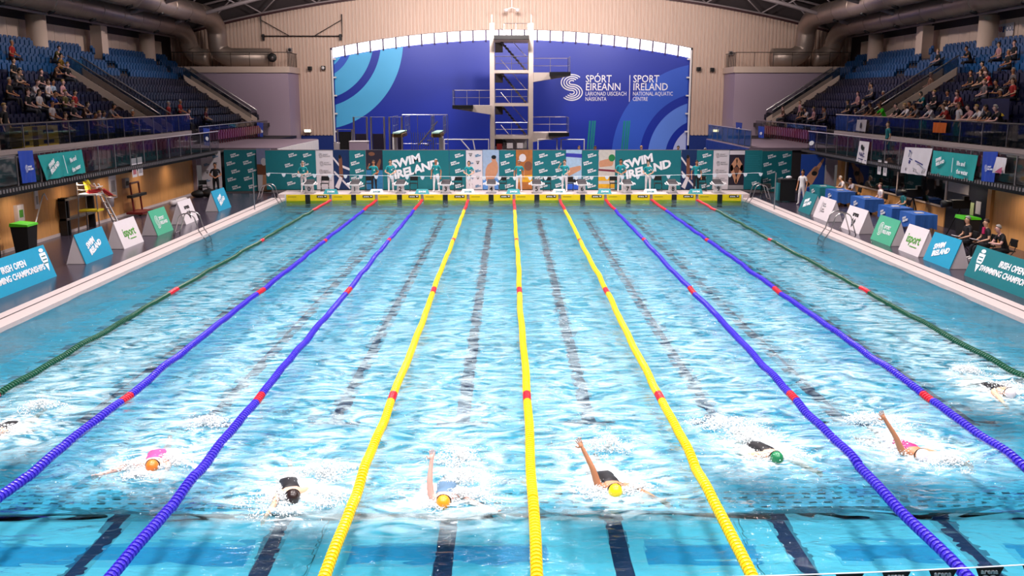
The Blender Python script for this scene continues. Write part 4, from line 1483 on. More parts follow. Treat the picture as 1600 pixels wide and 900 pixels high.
# springboards left of the tower
for x, lab in ((-7.75, 'left springboard on a white pillar before the mural'), (-5.15, 'right springboard on a white pillar nearer the tower')):
    t = thing('springboard', lab, 'springboard', (x, 64, 0.12))
    s = -1 if x < -6 else 1
    MB().box(s * 0.28 - 0.14, s * 0.28 + 0.14, -0.5, 0.2, 0, 2.75).build('pillar', M_WHITE, t)
    MB().box(-0.32, 0.32, -1.2, 2.2, 2.75, 2.98).build('support_frame', mat('ochre_frame', '#8a6a3a', 0.5), t)
    MB().box(-0.26, 0.26, -1.8, 3.0, 3.02, 3.10).build('board', mat('board_green', '#9fc4b4', 0.5), t)
    rail_run(t, [(-0.42, 0.0, 2.9), (-0.42, 3.0, 2.9)], 1.2)
    rail_run(t, [(0.42, 0.0, 2.9), (0.42, 3.0, 2.9)], 1.2)
t = thing('springboard_stair', 'steel railed stair between the two springboards', 'stair', (-6.4, 68.4, 0.12))
rail_run(t, [(-1.6, 0, 0), (1.7, 0, 0)], 4.15)
MB().tube([(-0.4, -0.6, 2.0), (1.0, -0.6, 3.7)], 0.05, 6).build('stair_rail', M_STEEL, t)
mb = MB()
for i in range(12):
    mb.tube([(-0.9 + 0.16 * i, -0.6, 0.2), (-0.9 + 0.16 * i, -0.6, 2.9)], 0.02, 5)
mb.build('stair_bars', M_STEEL, t)
for i in range(8):
    MB().box(-1.0 + 0.2 * i, -0.7 + 0.2 * i, -0.5, 0.3, 0.3 + 0.33 * i, 0.35 + 0.33 * i).build('tread', M_TREAD, t)
for i, (x, w, h) in enumerate(((-12.15, 1.05, 3.1), (-11.0, 0.95, 4.0), (-9.75, 0.95, 4.0), (-8.45, 0.9, 4.0))):
    t = thing('portal_frame', '%s steel portal frame left of the springboards, %s from the left' % (('low', 'tall', 'tall', 'tall')[i], NTH[i + 1]), 'frame', (x, 68, 0.12), group='steel portal frames')
    MB().tube([(-w / 2, 0, 0), (-w / 2, 0, h), (w / 2, 0, h), (w / 2, 0, 0)], 0.07, 8).build('tube', M_STEEL, t)
    MB().box(-w / 2 + 0.08, w / 2 - 0.08, 0.05, 0.1, 0.1, h - (0.15 if i == 0 else 1.2)).build('curtain', M_DARK if i == 0 else mat('plum_curtain', '#20122e', 0.7), t)
t = thing('storage_box', 'pale lilac box beside the low portal frame', 'box', (-10.9, 66.5, 0.12))
MB().box(-0.65, 0.65, -0.4, 0.4, 0, 2.3).build('body', M_LILAC, t)
MB().box(-0.67, 0.67, -0.42, 0.42, 2.3, 2.36).build('lid', M_BANNERW, t)
t = thing('waste_bin', 'pale grey bin left of the low portal frame', 'bin', (-12.4, 66, 0.12))
MB().lathe([(0.16, 0), (0.22, 2.2), (0.24, 2.24), (0.20, 2.24)], 14).build('body', M_BANNERW, t, True)
MB().lathe([(0.24, 2.24), (0.18, 2.30)], 14).build('rim', M_RAIL, t, True)
for x0, x1, lab in ((-5.0, -1.75, 'white guard rail with a brace left of the tower'), (1.9, 3.3, 'white square rail frame right of the tower'), (3.6, 5.3, 'second white rail frame right of the tower')):
    t = thing('guard_rail', lab, 'railing', (x0, 69.0, 0.12))
    MB().tube([(0, 0, 0), (0, 0, 2.35), (x1 - x0, 0, 2.35), (x1 - x0, 0, 0)], 0.05, 8).build('rail', M_WHITE, t)
    if x0 < 0:
        MB().tube([(1.2, 0, 2.35), (2.1, 0, 1.3)], 0.05, 6).build('brace', M_WHITE, t)
        MB().tube([(2.1, 0, 2.35), (2.3, 0, 1.3)], 0.05, 6).build('brace', M_WHITE, t)
for x, lab in ((5.8, 'left of two teal slanted boards before the mural'), (8.35, 'right of two teal slanted boards before the mural')):
    t = thing('teal_board', lab, 'board', (x, 69.5, 0.12))
    rot = Matrix.Rotation(0.07, 3, 'Y')
    for d in (-0.17, 0.03, 0.2):
        MB().cbox((d, 0, 1.9), (0.13, 0.06, 3.6), rot).build('plank', mat('teal_plank', '#127f86', 0.5), t)
    MB().box(-0.5, 0.3, -0.3, 0.3, 0, 0.2).build('foot', M_DARK, t)

# frames, speakers and lamps on the far wall
t = thing('suspended_rig', 'thin dark rectangular rig hanging on the ribbed wall left of the mural', 'rig', (-17.4, 79.7, 10.5))
MB().tube([(-3.35, 0, 1.6), (-3.35, 0, 0), (3.35, 0, 0), (3.35, 0, 1.75)], 0.05, 6).build('frame_tube', M_DARK, t)
for s in (-1, 1):
    MB().tube([(s * 3.35, 0, 1.3), (s * 1.1, 0, 0.05)], 0.035, 6).build('stay', M_DARK, t)
    MB().box(s * 3.2 - 0.08, s * 3.2 + 0.08, -0.15, 0.15, -0.35, 0.15).build('hook', M_DARK, t)
for px, py, lab in ((484, 107, 'dark wall speaker left of the mural'), (505, 106, 'small lit wall speaker left of the mural'), (1092, 108, 'dark wall speaker right of the mural'), (1113, 109, 'outer dark wall speaker right of the mural'), (453, 78, 'pale wall speaker by the left lilac block'), (1142, 83, 'pale wall speaker by the right lilac block')):
    p = at(px, py, 'Y', 79.6)
    t = thing('wall_speaker', lab, 'speaker', p)
    MB().box(-0.16, 0.16, -0.1, 0.2, -0.16, 0.16).build('body', M_DARK if 'dark' in lab or 'small' in lab else M_RAIL, t)
    MB().lathe([(0.13, 0), (0.10, 0.04)], 12).build('cone', M_WHITE if 'lit' in lab else M_BLACK, t, True, loc=(0, -0.1, 0), rot=(PI / 2, 0, 0))
for s, nm in ((-1, 'left'), (1, 'right')):
    t = thing('emergency_lamp', 'small warm lamp low on the %s ribbed wall' % nm, 'lamp', (s * 17.2, 79.5, 2.75))
    MB().box(-0.28, 0.28, -0.1, 0.39, -0.12, 0.12).build('case', M_WHITE, t)
    MB().box(-0.24, 0.24, -0.13, -0.1, -0.09, 0.09).build('lens', M_EXIT, t)
t = thing('duct_grille', 'round dark grille at the end of the left duct', 'grille', (-19.1, 76.2, 8.62))
MB().lathe([(0.36, 0), (0.36, 0.1), (0.22, 0.12)], 16).build('ring', M_DARK, t, True, rot=(PI / 2, 0, 0))
MB().lathe([(0.2, 0.12), (0.02, 0.16)], 12).build('hub', M_STEEL, t, True, rot=(PI / 2, 0, 0))
t = thing('ceiling_lamp', 'pale lamp cluster hanging above the diving tower', 'lamp', (0.0, 77.5, 12.4))
MB().tube([(0, 0, 0.2), (0, 0, 2.2)], 0.04, 6).build('stem', M_WHITE, t)
for s in (-1, 1):
    MB().bar((0, 0, 0.2), (s * 0.45, 0, 0.05), 0.06).build('arm', M_WHITE, t)
    MB().lathe([(0.14, -0.12), (0.2, 0.08), (0.05, 0.14)], 10, (s * 0.45, 0, 0)).build('head', M_WHITE, t, True)

# ------------------------------------------------------------------ people
SKINS = [mat('skin_light', '#d9a98c', 0.55, var=0.06), mat('skin_tan', '#b87b58', 0.55, var=0.06), mat('skin_pink', '#e0aca0', 0.55, var=0.06)]
HAIRS = {'black': mat('hair_black', '#171214', 0.6), 'brown': mat('hair_brown', '#4a3022', 0.6), 'grey': mat('hair_grey', '#a8a09c', 0.6), 'fair': mat('hair_fair', '#a8844c', 0.6)}
M_EYE = mat('eye_dark', '#120e10', 0.3)


def seg_dist(p, a, b):
    ab = b - a
    t = max(0, min(1, (p - a).dot(ab) / max(ab.length_squared, 1e-9)))
    return (p - (a + ab * t)).length


def skin_body(name, joints, edges, sub=1, override=None):
    """One continuous body grown over a skeleton. joints: name -> (pos, radius); edges: (a, b, slot)."""
    names = list(joints)
    idx = {n_: i for i, n_ in enumerate(names)}
    me = bpy.data.meshes.new('skeleton')
    me.from_pydata([joints[n_][0] for n_ in names], [(idx[a], idx[b]) for a, b, _ in edges], [])
    o = bpy.data.objects.new('skeleton', me)
    col.objects.link(o)
    o.modifiers.new('skin', 'SKIN')
    if not me.skin_vertices:
        me.skin_vertices.new()
    sv = me.skin_vertices[0].data
    for n_ in names:
        r = joints[n_][1]
        sv[idx[n_]].radius = (r, r) if not isinstance(r, tuple) else r
        sv[idx[n_]].use_root = (n_ == 'pelvis')
    s_ = o.modifiers.new('sub', 'SUBSURF')
    s_.levels = s_.render_levels = sub
    bpy.context.view_layer.update()
    out = bpy.data.meshes.new_from_object(o.evaluated_get(bpy.context.evaluated_depsgraph_get()))
    out.name = name
    bpy.data.objects.remove(o)
    bpy.data.meshes.remove(me)
    segs = [(Vector(joints[a][0]), Vector(joints[b][0]), sl) for a, b, sl in edges]
    out.materials.clear()
    for _ in range(4):
        out.materials.append(M_WHITE)
    mi = []
    for p in out.polygons:
        c = p.center
        sl = min(segs, key=lambda q: seg_dist(c, q[0], q[1]))[2]
        mi.append(override(c, sl) if override else sl)
    out.polygons.foreach_set('material_index', mi)
    out.polygons.foreach_set('use_smooth', [True] * len(out.polygons))
    return out


SK, TOP, BOT, SHOE = 0, 1, 2, 3


def pose(pelvis, lean, hips, arms, head_fwd=0.0, fingers=False):
    """Skeleton facing -Y. lean: torso lean forward (rad). hips: {side: (knee, ankle)}; arms: {side: (elbow, wrist)} absolute."""
    P = Vector(pelvis)
    up = Vector((0, -math.sin(lean), math.cos(lean)))
    J = {'pelvis': (P, (0.15, 0.11)), 'waist': (P + up * 0.17, (0.135, 0.10)), 'chest': (P + up * 0.38, (0.165, 0.115)), 'collar': (P + up * 0.50, (0.10, 0.085))}
    nk = P + up * 0.575 + Vector((0, -head_fwd * 0.3, 0))
    hd = P + up * 0.68 + Vector((0, -0.02 - head_fwd * 0.6, 0))
    J['neck'] = (nk, 0.052)
    J['jaw'] = (hd + Vector((0, -0.015, -0.02)), (0.072, 0.085))
    J['head'] = (hd + Vector((0, -0.005, 0.075)), (0.083, 0.098))
    J['crown'] = (hd + Vector((0, 0.005, 0.15)), (0.058, 0.068))
    E_ = [('pelvis', 'waist', TOP), ('waist', 'chest', TOP), ('chest', 'collar', TOP), ('collar', 'neck', SK), ('neck', 'jaw', SK), ('jaw', 'head', SK), ('head', 'crown', SK)]
    for s, n_ in ((-1, 'r'), (1, 'l')):
        sh = P + up * 0.47 + Vector((s * 0.185, 0, 0))
        el, wr = Vector(arms[n_][0]), Vector(arms[n_][1])
        mid = sh.lerp(el, 0.62)
        J['sh' + n_] = (sh, 0.068)
        J['sl' + n_] = (mid, 0.052)
        J['el' + n_] = (el, 0.042)
        J['wr' + n_] = (wr, 0.030)
        d = (wr - el).normalized()
        J['pa' + n_] = (wr + d * 0.07, (0.040, 0.022))
        E_ += [('collar', 'sh' + n_, TOP), ('sh' + n_, 'sl' + n_, TOP), ('sl' + n_, 'el' + n_, SK), ('el' + n_, 'wr' + n_, SK), ('wr' + n_, 'pa' + n_, SK)]
        side = d.cross(Vector((0, 0, 1)))
        if side.length < 0.1:
            side = Vector((1, 0, 0))
        side.normalize()
        if fingers:
            for q, (o_, ln) in enumerate(((-0.027, 0.075), (-0.009, 0.09), (0.009, 0.085), (0.027, 0.065))):
                b0 = wr + d * 0.10 + side * o_
                J['f%d%s' % (q, n_)] = (b0, 0.010)
                J['g%d%s' % (q, n_)] = (b0 + d * ln * 0.5 + side * o_ * 0.25, 0.0095)
                J['h%d%s' % (q, n_)] = (b0 + d * ln + side * o_ * 0.5 - Vector((0, 0, 0.012)), 0.008)
                E_ += [('pa' + n_, 'f%d%s' % (q, n_), SK), ('f%d%s' % (q, n_), 'g%d%s' % (q, n_), SK), ('g%d%s' % (q, n_), 'h%d%s' % (q, n_), SK)]
            th = wr + d * 0.045 - side * 0.045 * s
            J['t' + n_] = (th, 0.012)
            J['u' + n_] = (th + d * 0.045 - side * 0.03 * s, 0.010)
            E_ += [('pa' + n_, 't' + n_, SK), ('t' + n_, 'u' + n_, SK)]
        else:
            J['fi' + n_] = (wr + d * 0.16 - Vector((0, 0, 0.01)), (0.036, 0.014))
            J['th' + n_] = (wr + d * 0.09 - side * 0.055 * s, 0.013)
            E_ += [('pa' + n_, 'fi' + n_, SK), ('pa' + n_, 'th' + n_, SK)]
        hp = P + Vector((s * 0.095, 0, -0.05))
        kn, an = Vector(hips[n_][0]), Vector(hips[n_][1])
        J['hp' + n_] = (hp, 0.105)
        J['kn' + n_] = (kn, 0.064)
        J['an' + n_] = (an, 0.045)
        E_ += [('pelvis', 'hp' + n_, BOT), ('hp' + n_, 'kn' + n_, BOT), ('kn' + n_, 'an' + n_, BOT)]
        J['to' + n_] = (an + Vector((0, -0.16, -0.045)), (0.042, 0.032))
        E_.append(('an' + n_, 'to' + n_, SHOE))
    return J, E_


STAND_LEGS = {'r': ((-0.11, -0.01, 0.50), (-0.12, 0.0, 0.08)), 'l': ((0.11, -0.01, 0.50), (0.12, 0.0, 0.08))}
STEP_LEGS = {'r': ((-0.11, -0.06, 0.50), (-0.12, -0.08, 0.08)), 'l': ((0.11, 0.02, 0.50), (0.13, 0.10, 0.08))}
SIT_LEGS = {'r': ((-0.13, -0.46, 0.47), (-0.13, -0.44, 0.08)), 'l': ((0.13, -0.46, 0.47), (0.13, -0.48, 0.08))}
POSES = {
    'stand_clasp': pose((0, 0, 0.93), 0.02, STAND_LEGS, {'r': ((-0.30, -0.04, 1.13), (-0.08, -0.22, 1.03)), 'l': ((0.30, -0.04, 1.13), (0.08, -0.22, 1.03))}),
    'stand_side': pose((0, 0, 0.93), 0.0, STEP_LEGS, {'r': ((-0.27, 0.03, 1.12), (-0.27, -0.06, 0.86)), 'l': ((0.27, 0.03, 1.12), (0.27, -0.06, 0.86))}),
    'stand_raise': pose((0, 0, 0.93), 0.0, STAND_LEGS, {'r': ((-0.36, -0.06, 1.30), (-0.22, -0.18, 1.52)), 'l': ((0.28, 0.0, 1.12), (0.14, -0.20, 1.05))}),
    'lean': pose((0, 0.18, 0.93), 0.48, {'r': ((-0.11, 0.16, 0.50), (-0.12, 0.22, 0.08)), 'l': ((0.11, 0.10, 0.50), (0.12, 0.10, 0.08))}, {'r': ((-0.30, -0.26, 1.08), (-0.10, -0.44, 1.06)), 'l': ((0.30, -0.26, 1.08), (0.10, -0.44, 1.06))}, 0.04),
    'sit': pose((0, 0, 0.53), 0.08, SIT_LEGS, {'r': ((-0.28, -0.06, 0.74), (-0.14, -0.30, 0.64)), 'l': ((0.28, -0.06, 0.74), (0.14, -0.30, 0.64))}),
    'sit_lean': pose((0, 0, 0.53), 0.42, SIT_LEGS, {'r': ((-0.26, -0.32, 0.72), (-0.06, -0.46, 0.74)), 'l': ((0.26, -0.32, 0.72), (0.06, -0.46, 0.74))}, 0.03),
    'sit_up': pose((0, 0, 0.53), 0.0, SIT_LEGS, {'r': ((-0.33, -0.05, 1.00), (-0.20, -0.08, 1.32)), 'l': ((0.28, -0.06, 0.74), (0.14, -0.30, 0.64))}),
    'recline': pose((0, 0, 0.53), -0.22, {'r': ((-0.12, -0.50, 0.62), (-0.10, -0.86, 0.34)), 'l': ((0.12, -0.50, 0.58), (0.12, -0.84, 0.30))}, {'r': ((-0.28, -0.04, 0.74), (-0.20, -0.32, 0.68)), 'l': ((0.28, -0.04, 0.74), (0.20, -0.32, 0.68))}),
}
BODY = {k: skin_body('person_' + k, *v) for k, v in POSES.items()}
HEADPOS = {k: Vector(v[0]['head'][0]) for k, v in POSES.items()}


def hair_mesh(long):
    mb = MB()
    n, m = 12, 7
    vs_, fs = [], []
    for i in range(m):
        for k in range(n):
            a = 2 * PI * k / n
            back = 0.5 + 0.5 * math.sin(a)                   # +Y is the back of the head
            tmax = (0.50 + 0.62 * back + (0.35 * back if long else 0.0)) * PI * 0.55
            t = 0.02 + tmax * i / (m - 1)
            drop = -0.10 * back * (i / (m - 1)) ** 2 if long else 0
            vs_.append((0.094 * math.sin(t) * math.cos(a), 0.112 * math.sin(t) * math.sin(a) + 0.004, 0.115 * math.cos(t) + 0.018 + drop))
    for i in range(m - 1):
        for k in range(n):
            fs.append((i * n + k, (i + 1) * n + k, (i + 1) * n + (k + 1) % n, i * n + (k + 1) % n))
    fs.append(tuple(range(n)))
    mb.add(vs_, fs)
    return mb


HAIR_ME = {(c, l): hair_mesh(l).mesh('hair', m_, True) for c, m_ in HAIRS.items() for l in (False, True)}


def face_mesh():
    mb = MB()
    mb.m(0)
    for s in (-1, 1):
        mb.ball((s * 0.033, -0.094, 0.0), 0.012, 6, 5)
    mb.m(1)
    mb.add([(-0.014, -0.092, -0.035), (0.014, -0.092, -0.035), (0, -0.128, -0.038), (0, -0.096, 0.008)], [(0, 1, 2), (0, 2, 3), (1, 3, 2), (0, 3, 1)])
    for s in (-1, 1):
        mb.ball((s * 0.088, 0.0, -0.015), 0.026, 6, 5, (0.45, 0.8, 1.2))
    mb.m(2)
    mb.cbox((0, -0.092, -0.066), (0.045, 0.02, 0.010))
    return mb


FACE_ME = [face_mesh().mesh('face', [M_EYE, sk, mat('lip', '#9a4a48', 0.5)], True) for sk in SKINS]


def person(label, ps, loc, rz, top, bottom, shoes='#1a1618', skin=0, hair='brown', long=False, scale=1.0, group=None, category='person'):
    o = put('person', BODY[ps], None, loc, (0, 0, rz))
    o.scale = (scale,) * 3
    mm = [SKINS[skin], mat('cloth_' + top, top, 0.8, var=0.12, scale=9), mat('cloth_' + bottom, bottom, 0.8, var=0.12, scale=9), mat('cloth_' + shoes, shoes, 0.6)]
    for i, m_ in enumerate(mm):
        o.material_slots[i].link = 'OBJECT'
        o.material_slots[i].material = m_
    tag(o, label, category, group)
    h = put('hair', HAIR_ME[(hair, long)], o)
    h.location = HEADPOS[ps]
    f = tag(put('face', FACE_ME[skin], o), kind='stuff')
    f.location = HEADPOS[ps]
    return o


# officials on the bulkhead
TEAL_SHIRT, WHITE_T, NAVY_T = '#0e8c93', '#ded6d8', '#15141c'
OFFICIALS = [(475, 'stand_clasp', WHITE_T, 'grey', False, 50.62, 'behind block zero'), (585, 'stand_raise', NAVY_T, 'brown', False, 51.3, 'before the water polo photo'), (611, 'stand_clasp', WHITE_T, 'brown', True, 50.75, 'left of block two'),
             (682, 'stand_side', WHITE_T, 'grey', False, 50.75, 'left of block three'), (733, 'stand_clasp', WHITE_T, 'black', True, 50.85, 'right of block three'), (811, 'stand_side', WHITE_T, 'grey', False, 50.7, 'left of block five'),
             (882, 'stand_raise', WHITE_T, 'brown', False, 50.75, 'left of block six'), (969, 'stand_clasp', WHITE_T, 'black', True, 50.7, 'with long dark hair left of block seven'), (1012, 'stand_clasp', WHITE_T, 'brown', False, 50.75, 'right of block seven'), (1087, 'stand_side', NAVY_T, 'black', False, 51.1, 'before the right diver photo')]
for i, (px, ps, bt, hr, lg, y, where) in enumerate(OFFICIALS):
    y = max(y, 51.22)
    p = at(px, 300, 'Y', y)
    o = person('official in teal polo and %s trousers standing %s' % ('white' if bt == WHITE_T else 'dark', where), ps, (p.x, y, END_Z), random.uniform(-0.3, 0.3), TEAL_SHIRT, bt, '#d8d0d0' if bt == WHITE_T else '#151214', i % 2, hr, lg, 0.96 + 0.06 * ((i * 5) % 4) / 3, 'officials behind the blocks')
    MB().box(0.04, 0.11, -0.135, -0.125, 1.22, 1.27).build('badge', M_LETTER, o)

# folding chairs
def chair_parts():
    out = []
    f = MB()
    for s in (-1, 1):
        f.tube([(s * 0.21, 0.22, 0.0), (s * 0.21, -0.20, 0.45)], 0.014, 6)
        f.tube([(s * 0.21, -0.22, 0.0), (s * 0.21, 0.12, 0.45), (s * 0.21, 0.22, 0.82)], 0.014, 6)
    f.tube([(-0.21, 0.22, 0.82), (0.21, 0.22, 0.82)], 0.014, 6)
    out.append(('frame', f.mesh('frame', M_DARK)))
    out.append(('seat', MB().box(-0.20, 0.20, -0.22, 0.18, 0.43, 0.46).mesh('seat', M_BLACK)))
    out.append(('backrest', MB().box(-0.20, 0.20, 0.19, 0.22, 0.58, 0.82).mesh('backrest', M_BLACK)))
    return out


CHAIR = chair_parts()


def chair(label, x, y, z, rz, group='black folding chairs'):
    t = thing('folding_chair', label, 'chair', (x, y, z), rz, group)
    for n_, me in CHAIR:
        put(n_, me, t)
    return t


for k in range(10):
    chair('black folding chair behind and %s of starting block %s' % ('right' if k < 6 else 'left', NUM[k]), -11.25 + 2.5 * k + (0.62 if k < 6 else -0.62), 51.75, END_Z, 0.0)
chair('black folding chair by the white diamond banner at the left', -17.5, 51.9, DECK_Z, 0.5)
chair('black chair left of the dark cabinet on the right deck', 13.6, 49.5, DECK_Z, -0.6)

# deck people
person('man in dark suit with lanyard by the left teal banners', 'stand_clasp', (-16.7, 51.6, DECK_Z), 0.2, '#16141a', '#131116', skin=1, hair='black', scale=1.02)
person('official all in white standing by the ringed diver banner', 'stand_side', (14.75, 46.8, DECK_Z), -0.9, '#e4dcdc', '#d8d0d2', '#cfc6c6', skin=1, hair='black', long=True)


# ------------------------------------------------------------------ seats
def seat_mesh(name, m_):
    mb = MB()
    # faces -Y; back shell with rounded top, pan tipped up in front of it
    prof = [(-0.21, 0.36), (0.21, 0.36), (0.225, 0.62), (0.20, 0.77), (0.13, 0.83), (-0.13, 0.83), (-0.20, 0.77), (-0.225, 0.62)]
    mb.prism(prof, 0.02, 0.06, 'Y')
    mb.prism([(-0.20, 0.30), (0.20, 0.30), (0.20, 0.62), (0.14, 0.68), (-0.14, 0.68), (-0.20, 0.62)], -0.10, -0.05, 'Y')
    mb.box(-0.20, 0.20, -0.10, 0.06, 0.26, 0.36)
    mb.box(-0.03, 0.03, -0.03, 0.03, 0.0, 0.30)
    return mb.mesh(name, m_)


M_SEATB = mat('seat_blue', '#124c82', 0.35, var=0.08, coat=0.0, spec=0.35)
M_SEATN = mat('seat_navy', '#0b0f2c', 0.35, var=0.12, coat=0.0, spec=0.35)
M_SEATR = mat('seat_maroon', '#7a2438', 0.3, var=0.12, coat=0.2)
def open_seat_mesh(m_):
    mb = MB()
    mb.prism([(-0.21, 0.36), (0.21, 0.36), (0.225, 0.62), (0.20, 0.77), (0.13, 0.83), (-0.13, 0.83), (-0.20, 0.77), (-0.225, 0.62)], 0.12, 0.16, 'Y')
    mb.box(-0.20, 0.20, -0.26, 0.16, 0.33, 0.38)
    mb.box(-0.03, 0.03, -0.03, 0.03, 0.0, 0.33)
    return mb.mesh('stadium_chair', m_)


OPEN_SEAT = {'light blue': open_seat_mesh(M_SEATB), 'navy': open_seat_mesh(M_SEATN)}
SEAT = {'light blue': seat_mesh('stadium_chair', M_SEATB), 'navy': seat_mesh('stadium_chair', M_SEATN), 'maroon': seat_mesh('gallery_chair', M_SEATR)}
ORD = ['front', 'second', 'third', 'fourth', 'fifth', 'sixth', 'seventh', 'eighth', 'ninth', 'back']
# ------------------------------------------------------------------ spectators
def place_seated(px, py, s):
    """Row and position along it for a head seen at a pixel, if the person sits."""
    best = None
    for k in range(ROWS):
        p = at(px, py, 'X', s * (row_x(k) + 0.02))
        d = abs(p.z - (row_z(k) + 1.22))
        if best is None or d < best[0]:
            best = (d, k, p.y)
    return best


C_ = {'white': '#d8ccd0', 'red': '#a3221f', 'black': '#141216', 'blue': '#1d3d9a', 'olive': '#5c5226', 'brown': '#5a3a2a', 'maroon': '#5e1a2c', 'grey': '#6d6468', 'pink': '#c08a90', 'green': '#3fd01e', 'teal': '#146a72', 'navy': '#181c3e', 'mustard': '#8a6418', 'pale blue': '#9fb2cc', 'skin': '#d09a80'}
SEATED = [
    (-1, 7, 64, 'red'), (-1, 12, 88, 'black'), (-1, 76, 79, 'olive'), (-1, 88, 84, 'mustard'), (-1, 99, 97, 'black'), (-1, 80, 107, 'brown'), (-1, 44, 122, 'white'), (-1, 70, 126, 'white'), (-1, 78, 129, 'pale blue'), (-1, 91, 128, 'pink'),
    (-1, 13, 118, 'grey'), (-1, 3, 124, 'black'), (-1, 25, 118, 'black'), (-1, 54, 149, 'white'), (-1, 69, 143, 'blue'), (-1, 95, 146, 'olive'), (-1, 111, 143, 'red'), (-1, 75, 166, 'white'), (-1, 106, 163, 'black'), (-1, 120, 165, 'brown'),
    (-1, 93, 178, 'maroon'), (-1, 130, 180, 'maroon'), (-1, 158, 174, 'pale blue'), (-1, 144, 171, 'grey'), (-1, 198, 178, 'black'), (-1, 277, 166, 'red'), (-1, 318, 172, 'maroon'), (-1, 284, 172, 'pink'), (-1, 57, 116, 'black'), (-1, 33, 140, 'black'),
    (1, 1364, 133, 'grey'), (1, 1344, 150, 'pink'), (1, 1330, 166, 'black'), (1, 1342, 170, 'black'), (1, 1352, 165, 'grey'), (1, 1384, 142, 'black'), (1, 1268, 181, 'white'), (1, 1276, 182, 'pink'), (1, 1291, 180, 'grey'), (1, 1259, 182, 'black'), (1, 1226, 193, 'brown'),
    (1, 1459, 122, 'skin'), (1, 1489, 138, 'navy'), (1, 1482, 155, 'white'), (1, 1451, 150, 'teal'), (1, 1514, 142, 'red'), (1, 1503, 148, 'pink'), (1, 1469, 80, 'black'), (1, 1520, 79, 'black'), (1, 1567, 73, 'pink'), (1, 1591, 67, 'black'), (1, 1558, 107, 'red'), (1, 1538, 113, 'black'),
    (1, 1568, 131, 'black'), (1, 1591, 134, 'red'), (1, 1581, 84, 'black'), (1, 1545, 130, 'grey'), (1, 1468, 147, 'black'), (1, 1526, 118, 'black'), (1, 1438, 155, 'black'), (1, 1553, 92, 'brown'), (1, 1593, 105, 'grey'), (1, 1575, 150, 'black'),
]
rows_used = {}
for s, px, py, cl in SEATED:
    d, k, y = place_seated(px, py, s)
    rows_used.setdefault((s, k), []).append([y, cl, px])
for (s, k), lst in rows_used.items():
    lst.sort()
    prev = -99
    for ent in lst:
        g = round((ent[0] - 26.2) / 0.52)
        g = max(g, prev + 1)
        ent[0] = 26.2 + 0.52 * g
        prev = g
SITTERS = {(s, k, round((e[0] - 26.2) / 0.52)) for (s, k), lst in rows_used.items() for e in lst}


seats = []
for s, nm in ((-1, 'left'), (1, 'right')):
    for k in range(ROWS):
        y = 26.2
        while y < 75.2:
            y += 0.52
            if k <= 5 and any(a - 0.3 < y < b + 0.3 for a, b in STAIRS):
                continue
            if k > 5 and any(abs(y - q) < 0.62 for q in (44.5, 61.0, 71.6)):
                continue
            if k == 9 and any(abs(y - q) < 0.95 for q in COLUMN_Y):
                continue
            x = s * (row_x(k) + 0.1)
            px, py, zc = pix((x, y, row_z(k) + 0.6))
            if not (-260 < px < 1860 and py > -120):
                continue
            seats.append((zc + (0 if -12 < px < 1612 and py > -5 else 500), s, nm, k, x, y))
seats.sort()
mass = MB()
for n_, (zc, s, nm, k, x, y) in enumerate(seats):
    colr = 'light blue' if k > 5 else 'navy'
    rz = PI / 2 if s < 0 else -PI / 2
    taken = (s, k, round((y - 26.2) / 0.52)) in SITTERS
    if n_ < 300:
        o = put('stadium_chair', (OPEN_SEAT if taken else SEAT)[colr], None, (x, y, row_z(k)), (0, 0, rz))
        tag(o, '%s folding seat in the %s row of the %s stand, near end' % (colr, ORD[k], nm), 'chair', 'folding seats, %s stand, %s row' % (nm, ORD[k]))
    else:
        mass.m(0 if colr == 'light blue' else 1)
        me = (OPEN_SEAT if taken else SEAT)[colr]
        R = Matrix.Translation((x, y, row_z(k))) @ Matrix.Rotation(rz, 4, 'Z')
        mass.add([R @ v.co for v in me.vertices], [tuple(p.vertices) for p in me.polygons])
tag(mass.build('stadium_chairs_beyond', [M_SEATB, M_SEATN]), 'rows of blue and navy folding seats farther along both stands', 'seats', kind='stuff')
gi = 0
for s, nm in ((-1, 'left'), (1, 'right')):
    for k, (xx, zz, ya, yb) in enumerate(((18.55, 2.56, 34.0, 53.0), (18.9, 2.62, 57.5, 70.0))):
        y = ya
        while y < yb:
            y += 0.55
            px, py, zc = pix((s * xx, y, zz + 0.5))
            if not (-10 < px < 1610):
                continue
            o = put('gallery_chair', SEAT['maroon'], None, (s * xx, y, zz), (0, 0, PI / 2 if s < 0 else -PI / 2))
            tag(o, 'maroon folding seat behind the %s gallery glass, %s' % (nm, ('near the pool', 'far end past the banners')[k]), 'chair', 'maroon gallery seats, %s, %s' % (nm, ('near', 'far')[k]))


hairs = ['brown', 'black', 'fair', 'black', 'grey', 'brown']
q = 0
for (s, k), lst in sorted(rows_used.items()):
    lst.sort()
    for i, (y, cl, px) in enumerate(lst):
        nm = 'left' if s < 0 else 'right'
        pos = '' if len(lst) == 1 else ', %s from near end' % ('first', 'second', 'third', 'fourth', 'fifth', 'sixth', 'seventh', 'eighth', 'ninth', 'tenth')[i]
        ps = ('sit', 'sit_lean', 'sit', 'sit_up' if cl == 'grey' and s > 0 else 'sit')[q % 4]
        person('%s topped spectator, %s row, %s stand%s' % (cl if cl != 'skin' else 'skin toned', ORD[k], nm, pos), ps, (s * (row_x(k) - 0.14), y, row_z(k) - 0.02), PI / 2 if s < 0 else -PI / 2,
               C_[cl], ('#1c1c2a', '#2a2228', '#3a3a44')[q % 3], skin=q % 3, hair=hairs[q % 6], long=q % 3 == 0, group='spectators in the stands')
        q += 1
